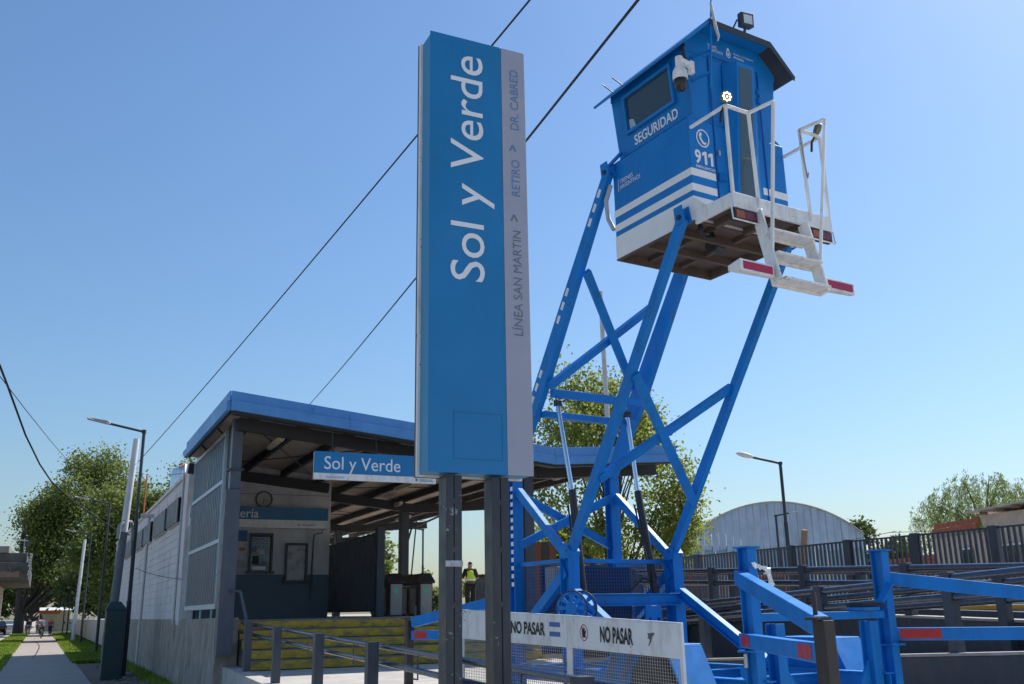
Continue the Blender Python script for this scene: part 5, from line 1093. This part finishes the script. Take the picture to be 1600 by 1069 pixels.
for k in range(6):
    p = S0.lerp(S1,k/6+.004); q = S0.lerp(S1,(k+1)/6-.004); a = MB(); a.prism([p,q,q+V(0,0,4.1),p+V(0,0,4.1)], sn*.06); a.build('panel', m_rust if k % 2 else mat('dark board', (.05,.04,.035), .8, 0, .3, 3), sh)
a = MB(); a.prism([S0+sn*.1,S1+sn*.1,S1+sn*.1+V(0,0,4.0),S0+sn*.1+V(0,0,4.0)], sn*4); a.build('body', m_wood, sh)
s2 = thing('low_shed', 'low dark brown hut behind the guard between the totem posts', 'shed', at(765,945,d=38))
S0 = at(739,945,d=38); S1 = at(800,945,d=38); S0.z = S1.z = 0; sx = (S1-S0).normalized(); sn = Vector((-sx.y,sx.x,0))
a = MB(); a.prism([S0,S1,S1+V(0,0,2.9),S0+V(0,0,2.9)], sn*3); a.build('wall', m_concd, s2)
a = MB(); a.prism([S0+V(0,0,2.91)-sx*.15-sn*.15,S1+V(0,0,2.91)-sn*.15,S1+V(0,0,3.0)-sn*.15,S0+V(0,0,3.0)-sx*.15-sn*.15], sn*3.3); a.build('roof', m_rust, s2)
# red and grey things on the far side of the fence
for (u0,u1,d,h,c,nm,lb) in ((1065,1110,38,2.9,(.26,.07,.05),'red_container','rusty red container behind the left end of the platform fence'),(1112,1142,37,2.7,(.3,.3,.3),'grey_cabinet','pale grey concrete cabinet behind the platform fence'),(1190,1250,44,2.9,(.45,.05,.10),'red_van','dark red parked van half hidden behind the fence bars')):
    p = at(u0,945,d=d); q = at(u1,945,d=d); p.z = q.z = .2; e = (q-p).normalized(); nn = Vector((-e.y,e.x,0)); L_ = (q-p).length
    t = thing(nm, lb, nm.split('_')[1], (p+q)/2)
    if nm == 'red_van':
        a = MB(); pr = [(0,.4),(L_,.4),(L_,1.5),(L_*.82,1.65),(L_*.72,h-.1),(L_*.1,h-.05),(0,h-.5)]; a.prism([p+e*x+V(0,0,z) for x,z in pr], nn*1.7); a.build('body', mat('red van paint', c, .3, 0, .05, coat=.4), t, bevel=.05)
        b = MB(); b.prism([p+e*(L_*x)+V(0,0,z)-nn*.01 for x,z in ((.12,1.8),(.68,1.8),(.66,h-.25),(.12,h-.25))], -nn*.004); b.build('window', m_glassd, t)
        for f in (.18,.8):
            w = MB(); w.lathe([(0,0),(.32,0),(.33,.1),(.32,.2),(0,.2)], p+e*(L_*f)+V(0,0,.33)-nn*.02, 20, nn); w.build('wheel', m_black, t, smooth=40)
        b = MB(); b.bar(p-nn*.02+V(0,0,.75),q-nn*.02+V(0,0,.75),.04,.35); b.build('side_trim', m_stripe, t)
    else:
        n_ = max(3,int(L_/.35))
        for k in range(n_):
            a = MB(); a0 = p+e*(L_*k/n_); a.prism([a0,a0+e*(L_/n_*.6),a0+e*(L_/n_*.6)+V(0,0,h-.2),a0+V(0,0,h-.2)], nn*.05); a.build('rib', mat(nm+' paint', c, .7, 0, .2, 3, 0, 60, (RUST,.4,3,.4)) if k == 0 else bpy.data.materials[nm+' paint'], t)
        a = MB(); a.prism([p+nn*.04,q+nn*.04,q+nn*.04+V(0,0,h-.2),p+nn*.04+V(0,0,h-.2)], nn*1.6); a.build('body', bpy.data.materials[nm+' paint'], t)
# road-side building at the left edge
rb_ = thing('roadside_building', 'old flat roofed building with a ragged concrete eave at the left edge', 'building', (-5,78,0))
a = MB(); a.box(-9,-3.1,75.8,95,0,4.15); a.build('wall', m_render, rb_)
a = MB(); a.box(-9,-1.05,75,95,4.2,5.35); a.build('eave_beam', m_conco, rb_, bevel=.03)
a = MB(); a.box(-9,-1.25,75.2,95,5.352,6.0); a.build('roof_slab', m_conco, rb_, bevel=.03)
a = MB(); a.box(-9,-2.4,75.1,90,6.002,6.45); a.build('parapet', m_concd, rb_, bevel=.03)
a = MB(); a.box(-9,-1.6,74.94,74.998,4.35,4.75); a.build('beam_board', m_wood, rb_)
for k in range(9): a = MB() if k == 0 else a; z = 4.3+k*.19; a.box(-1.10+random.uniform(-.05,.05),-.98+random.uniform(0,.12),74.9,75.2,z,z+.15)
o = a.build('broken_render', m_conc, rb_); o['kind'] = 'stuff'
a = MB(); a.path([(-2.4,74.9,5.2),(-2.1,74.85,4.7),(-1.6,74.9,5.0),(-1.3,74.9,4.6)], .03, 6); a.build('cable', m_wire, rb_)
dsh = thing('antenna', 'small aerial and floodlight on the flat roof at the left edge', 'antenna', (-1.5,76,6.0))
a = MB(); a.tube((-1.5,76,6.0),(-1.55,76,7.0),.035,n=6); a.build('mast', m_galv, dsh); a = MB(); a.bar((-2.3,76,7.0),(-1.3,76,6.85),.12,.1); a.build('boom', m_galv, dsh); a = MB(); a.box(-1.45,-1.15,75.9,76.1,6.55,6.85); a.build('floodlight', m_slate, dsh)
# kiosk at the end of the path
ks = thing('kiosk', 'small kiosk with an orange and white awning at the end of the path', 'kiosk', (1.4,140,0))
a = MB(); a.box(.2,3.4,140,143,0,2.6); a.build('body', m_render, ks); a = MB(); a.hexa([(-.2,138.2,2.55),(3.8,138.2,2.55),(3.8,140,2.9),(-.2,140,2.9),(-.2,138.2,2.62),(3.8,138.2,2.62),(3.8,140,2.98),(-.2,140,2.98)]); a.build('awning', m_pole, ks)
a = MB(); a.box(-.2,2.2,138.15,138.2,2.15,2.6); a.build('valance', m_orange, ks)
for x in (-.15,3.7): a = MB(); a.tube((x,138.3,0),(x,138.3,2.6),.05,n=6); a.build('awning_post', m_galv, ks)

# ------------------------------------------------------------------ people
def skin_mesh(name, J, E, m, parent, sub=2):
    me = bpy.data.meshes.new(name); ks_ = list(J); me.from_pydata([J[k][:3] for k in ks_], [(ks_.index(a), ks_.index(b)) for a, b in E], [])
    o = bpy.data.objects.new(name, me); col.objects.link(o)
    md = o.modifiers.new('skin', 'SKIN'); md.use_smooth_shade = True
    for i, k in enumerate(ks_):
        r_ = J[k][3]; sv = me.skin_vertices[0].data[i]; sv.radius = r_ if isinstance(r_, tuple) else (r_, r_); sv.use_root = (i == 0)
    s2 = o.modifiers.new('sub', 'SUBSURF'); s2.levels = sub; s2.render_levels = sub
    bpy.context.view_layer.update(); dg = bpy.context.evaluated_depsgraph_get()
    me2 = bpy.data.meshes.new_from_object(o.evaluated_get(dg)); bpy.data.objects.remove(o); me2.materials.clear(); me2.materials.append(m)
    o = bpy.data.objects.new(name, me2); col.objects.link(o); o.parent = parent; return o
def person(label, loc, rz, shirt, trousers, pose='stand', vest=None, hair=m_hair, h=1.74, group=None, bag=None):
    t = thing('person', label, 'person', loc, rz, group); s = h/1.74
    ride = pose == 'ride'; walk = pose == 'walk'
    L = dict(pel=(0,0,.95,(.15,.11)), sp=(0,.01,1.12,(.14,.10)), ch=(0,.02,1.32,(.165,.115)), ne=(0,.02,1.47,.062), he=(0,.045,1.58,(.078,.095)), ht=(0,.04,1.69,(.07,.085)),
        sl=(-.17,.01,1.40,.062), sr=(.17,.01,1.40,.062), el=(-.23,-.02,1.12,.045), er=(.23,-.02,1.12,.045), wl=(-.22,.10,.90,.032), wr=(.22,.10,.90,.032), dl=(-.21,.15,.82,(.028,.042)), dr=(.21,.15,.82,(.028,.042)),
        hl=(-.09,0,.90,.095), hr=(.09,0,.90,.095), kl=(-.10,.02,.50,.065), kr=(.10,.02,.50,.065), al=(-.10,-.02,.09,.04), ar=(.10,-.02,.09,.04), fl=(-.11,.16,.04,(.04,.03)), fr=(.11,.16,.04,(.04,.03)))
    if walk: L.update(kl=(-.10,.16,.52,.065), al=(-.10,.10,.10,.04), fl=(-.11,.28,.05,(.04,.03)), kr=(.10,-.04,.50,.065), ar=(.10,-.26,.13,.04), fr=(.11,-.12,.06,(.04,.03)), wl=(-.24,-.12,.92,.032), dl=(-.24,-.15,.84,(.028,.04)))
    if pose == 'phone': L.update(er=(.25,.06,1.14,.045), wr=(.16,.27,1.20,.032), dr=(.13,.33,1.24,(.028,.04)), el=(-.25,.04,1.14,.045), wl=(-.14,.27,1.16,.032), dl=(-.10,.33,1.2,(.028,.04)))
    if ride:
        L.update(ch=(0,.14,1.32,(.165,.115)), ne=(0,.19,1.46,.062), he=(0,.22,1.57,(.078,.095)), ht=(0,.21,1.68,(.07,.085)), sl=(-.17,.15,1.40,.062), sr=(.17,.15,1.40,.062), el=(-.24,.30,1.18,.045), er=(.24,.30,1.18,.045), wl=(-.23,.50,1.05,.032), wr=(.23,.50,1.05,.032), dl=(-.23,.56,1.03,(.028,.04)), dr=(.23,.56,1.03,(.028,.04)),
          kl=(-.12,.34,.72,.065), al=(-.12,.16,.36,.04), fl=(-.12,.30,.30,(.04,.03)), kr=(.12,.26,.55,.065), ar=(.12,.10,.16,.04), fr=(.12,.24,.12,(.04,.03)))
    J = {k: (v[0]*s,v[1]*s,v[2]*s,tuple(x*s for x in v[3]) if isinstance(v[3],tuple) else v[3]*s) for k, v in L.items()}
    E_ = [('pel','sp'),('sp','ch'),('ch','ne'),('ne','he'),('he','ht'),('ch','sl'),('ch','sr'),('sl','el'),('sr','er'),('el','wl'),('er','wr'),('wl','dl'),('wr','dr'),('pel','hl'),('pel','hr'),('hl','kl'),('hr','kr'),('kl','al'),('kr','ar'),('al','fl'),('ar','fr')]
    skin_mesh('body', J, E_, m_skin, t)
    def sub(keys, g_): return {k: J[k][:3]+((tuple(x+g_*s for x in J[k][3]) if isinstance(J[k][3],tuple) else J[k][3]+g_*s),) for k in keys}
    edges = lambda ks: [(a,b) for a,b in E_ if a in ks and b in ks]
    k1 = ['pel','sp','ch','sl','sr','el','er']; skin_mesh('shirt', sub(k1,.016), edges(k1), shirt, t)
    k2 = ['pel','hl','hr','kl','kr','al','ar']; skin_mesh('trousers', sub(k2,.02), edges(k2), trousers, t)
    for q in (('al','fl'),('ar','fr')): skin_mesh('shoe', sub(q,.014), [q], m_cloth, t)
    hp = {'a': (J['ht'][0],J['ht'][1]-.02*s,J['ht'][2]+.0*s,(.082*s,.085*s)), 'b': (J['he'][0],J['he'][1]-.045*s,J['he'][2]-.01*s,(.084*s,.082*s))}
    skin_mesh('hair', hp, [('a','b')], hair, t)
    for sg in (-1,1):
        a = MB(); p = Vector(J['he'][:3])+V(.085*sg*s,-.005,.0); a.lathe([(0,-.01),(.022,-.006),(.024,.004),(0,.01)], p, 10, (1,0,0)); a.build('ear', m_skin, t, local=True)
        a = MB(); p = Vector(J['he'][:3])+V(.032*sg*s,.088*s,.03*s); a.lathe([(0,-.006),(.012,0),(0,.006)], p, 8, (0,1,0)); a.build('eye', m_cloth, t, local=True)
    a = MB(); p = Vector(J['he'][:3])+V(0,.09*s,.01*s); a.add([p+V(-.014,0,-.02),p+V(.014,0,-.02),p+V(0,0,.035),p+V(0,.028,-.015)], [(0,1,3),(1,2,3),(2,0,3),(0,2,1)]); a.build('nose', m_skin, t, local=True)
    a = MB(); p = Vector(J['he'][:3])+V(0,.088*s,-.045*s); a.box(p.x-.022,p.x+.022,p.y-.004,p.y+.004,p.z-.004,p.z+.004); a.build('mouth', mat('lips', (.2,.07,.06), .5), t, local=True)
    for sd_, hk, wk in ((-1,'dl','wl'),(1,'dr','wr')):
        d = (Vector(J[hk][:3])-Vector(J[wk][:3])).normalized(); b = Vector(J[hk][:3])
        for k in range(5):
            a = MB(); o_ = V((k-2)*.014*s,0,0) if k < 4 else V(-sd_*.03*s,0,0); st_ = b+o_+d*(.02*s if k < 4 else -.02*s); ln = (.06,.075,.07,.055,.045)[k]*s
            a.path([st_,st_+d*ln*.55,st_+d*ln+V(0,.006,-.004)], [.010*s,.009*s,.006*s], 6); a.build('finger', m_skin, t, local=True)
    if vest:
        k3 = ['pel','sp','ch']; vv = sub(k3,.032); vv['pel'] = (vv['pel'][0],vv['pel'][1],1.0*s,vv['pel'][3]); vv['top'] = (0,.02*s,1.42*s,(.15*s,.115*s))
        skin_mesh('vest', vv, [('pel','sp'),('sp','ch'),('ch','top')], vest, t)
        a = MB(); a.lathe([(1,-.03),(1.0,.03)], (0,0,0), 28); a.v = [(p[0]*.186*s,p[1]*.138*s+.008,1.10*s+p[2]) for p in a.v]; a.f = a.f[:-2]; a.build('reflective_band', m_stripe, t, local=True, smooth=40)
    if bag:
        a = MB(); p = Vector(J['dl'][:3]); a.hexa([(p.x-.1,p.y-.06,p.z-.45),(p.x+.1,p.y-.06,p.z-.45),(p.x+.1,p.y+.06,p.z-.45),(p.x-.1,p.y+.06,p.z-.45),(p.x-.06,p.y-.02,p.z-.04),(p.x+.06,p.y-.02,p.z-.04),(p.x+.06,p.y+.02,p.z-.04),(p.x-.06,p.y+.02,p.z-.04)])
        a.build('bag', bag, t, local=True, bevel=.02)
    return t
cl = lambda nm, c: mat(nm, c, .85, 0, .12, 8)
person('guard in a yellow hi-vis vest and black trousers standing behind the totem posts', (13.08,30.8,FLOOR), R(-18), m_cloth, m_cloth, 'phone', m_hivis, h=1.78)
person('cyclist in a blue shirt riding along the path', (.2,93,.02), R(4), cl('blue shirt', (.10,.17,.32)), cl('dark trousers', (.02,.025,.04)), 'ride', h=1.72)
person('walker in a red top further down the path', (.95,104,.02), R(170), cl('red top', (.5,.05,.05)), cl('navy trousers', (.03,.03,.05)), 'walk', h=1.66)
person('walker in dark clothes with a pink bag left of the cyclist', (-1.0,112,.02), R(10), cl('dark jacket', (.03,.035,.05)), cl('jeans', (.05,.08,.14)), 'walk', h=1.70, bag=cl('pink bag', (.5,.08,.2)))
person('walker in a pale shirt behind the cyclist', (-.15,118,.02), R(175), cl('pale shirt', (.4,.42,.45)), cl('grey trousers', (.1,.1,.11)), 'walk', h=1.68)
bk = thing('bicycle', 'dark bicycle under the cyclist on the path', 'bicycle', (.2,93,.02), R(4))
for y_ in (-.35,.62):
    a = MB(); pts = [(0,y_+.33*math.cos(t_),.34+.33*math.sin(t_)) for t_ in np.linspace(0,2*math.pi,25)]; a.path(pts, .02, 6); w = LBL(a, 'wheel', m_black, bk)
    b = MB()
    for k in range(8): b.tube((0,y_,.34),(0,y_+.32*math.cos(k*math.pi/4),.34+.32*math.sin(k*math.pi/4)),.003,n=4)
    LBL(b, 'spokes', m_galv, w)
a = MB()
for p, q in (((0,-.35,.34),(0,.05,.32)),((0,.05,.32),(0,-.1,.86)),((0,-.1,.8),(0,.45,.85)),((0,.05,.32),(0,.47,.75)),((0,-.35,.34),(0,-.1,.8)),((0,.62,.34),(0,.45,.95))): a.tube(p, q, .018, n=8)
LBL(a, 'frame', m_slate, bk); a = MB(); a.path([(-.24,.52,1.02),(-.1,.48,1.0),(.1,.48,1.0),(.24,.52,1.02)], .014, 6); LBL(a, 'handlebar', m_galv, bk)
a = MB(); a.hexa([(-.07,-.25,.86),(.07,-.25,.86),(.03,.05,.86),(-.03,.05,.86),(-.06,-.24,.92),(.06,-.24,.92),(.025,.04,.92),(-.025,.04,.92)]); LBL(a, 'saddle', m_black, bk, bevel=.01)

# ------------------------------------------------------------------ parked cars far along the road
def car(label, loc, rz, c, hgt=1.45):
    t = thing('parked_car', label, 'car', loc, rz, 'cars parked along the road'); w = .86; k = hgt/1.45
    pr = [(-2.1,.35),(2.1,.35),(2.15,.6),(2.05,.82),(1.1,.95),(.45,1.38*k),(-.9,1.45*k),(-1.75,1.05*k),(-2.1,.95),(-2.15,.6)]
    a = MB(); n = len(pr); vs = []
    for sg in (-1,1):
        for x, z in pr: vs.append((sg*(w-(.16 if z > 1.0 else 0)), x, z))
    a.add(vs, [tuple(range(n-1,-1,-1)), tuple(range(n,2*n))]+[(i,(i+1)%n,n+(i+1)%n,n+i) for i in range(n)]); LBL(a, 'body', mat('car paint', c, .25, .1, .05, coat=.5), t, bevel=.06)
    for sg in (-1,1):
        b = MB(); b.add([(sg*(w-.10),-1.4,1.06*k),(sg*(w-.10),.85,1.06*k),(sg*(w-.145),.38,1.32*k),(sg*(w-.145),-.9,1.38*k)], [(0,1,2,3)]); b.v = [(p[0]+sg*.012,p[1],p[2]) for p in b.v]; LBL(b, 'side_window', m_glassd, t)
        for y_ in (-1.35,1.35):
            q = MB(); q.lathe([(0,-.09),(.2,-.1),(.32,-.09),(.33,0),(.32,.09),(.2,.1),(0,.09)], (sg*(w-.08),y_,.33), 20, (1,0,0)); LBL(q, 'wheel', m_black, t, smooth=40)
        b = MB(); b.box(sg*.55-.14,sg*.55+.14,-2.17,-2.13,.68,.86); LBL(b, 'tail_lamp', m_red, t)
    b = MB(); b.add([(-.62,-1.80,1.07*k),(.62,-1.80,1.07*k),(.58,-1.02,1.42*k),(-.58,-1.02,1.42*k)], [(0,1,2,3)]); LBL(b, 'rear_window', m_glassd, t)
    return t
car('black parked car at the end of the road under the flat roof', (-4.2,124,0), 0, (.012,.012,.014)); car('white parked car beside the leaning street tree', (-2.6+-.9,143,0), R(5), (.6,.6,.62)); car('silver parked car between the black and white cars', (-5.1,150,0), 0, (.35,.36,.38)); car('small red parked car furthest left on the road', (-8.6,150,0), 0, (.35,.02,.03))
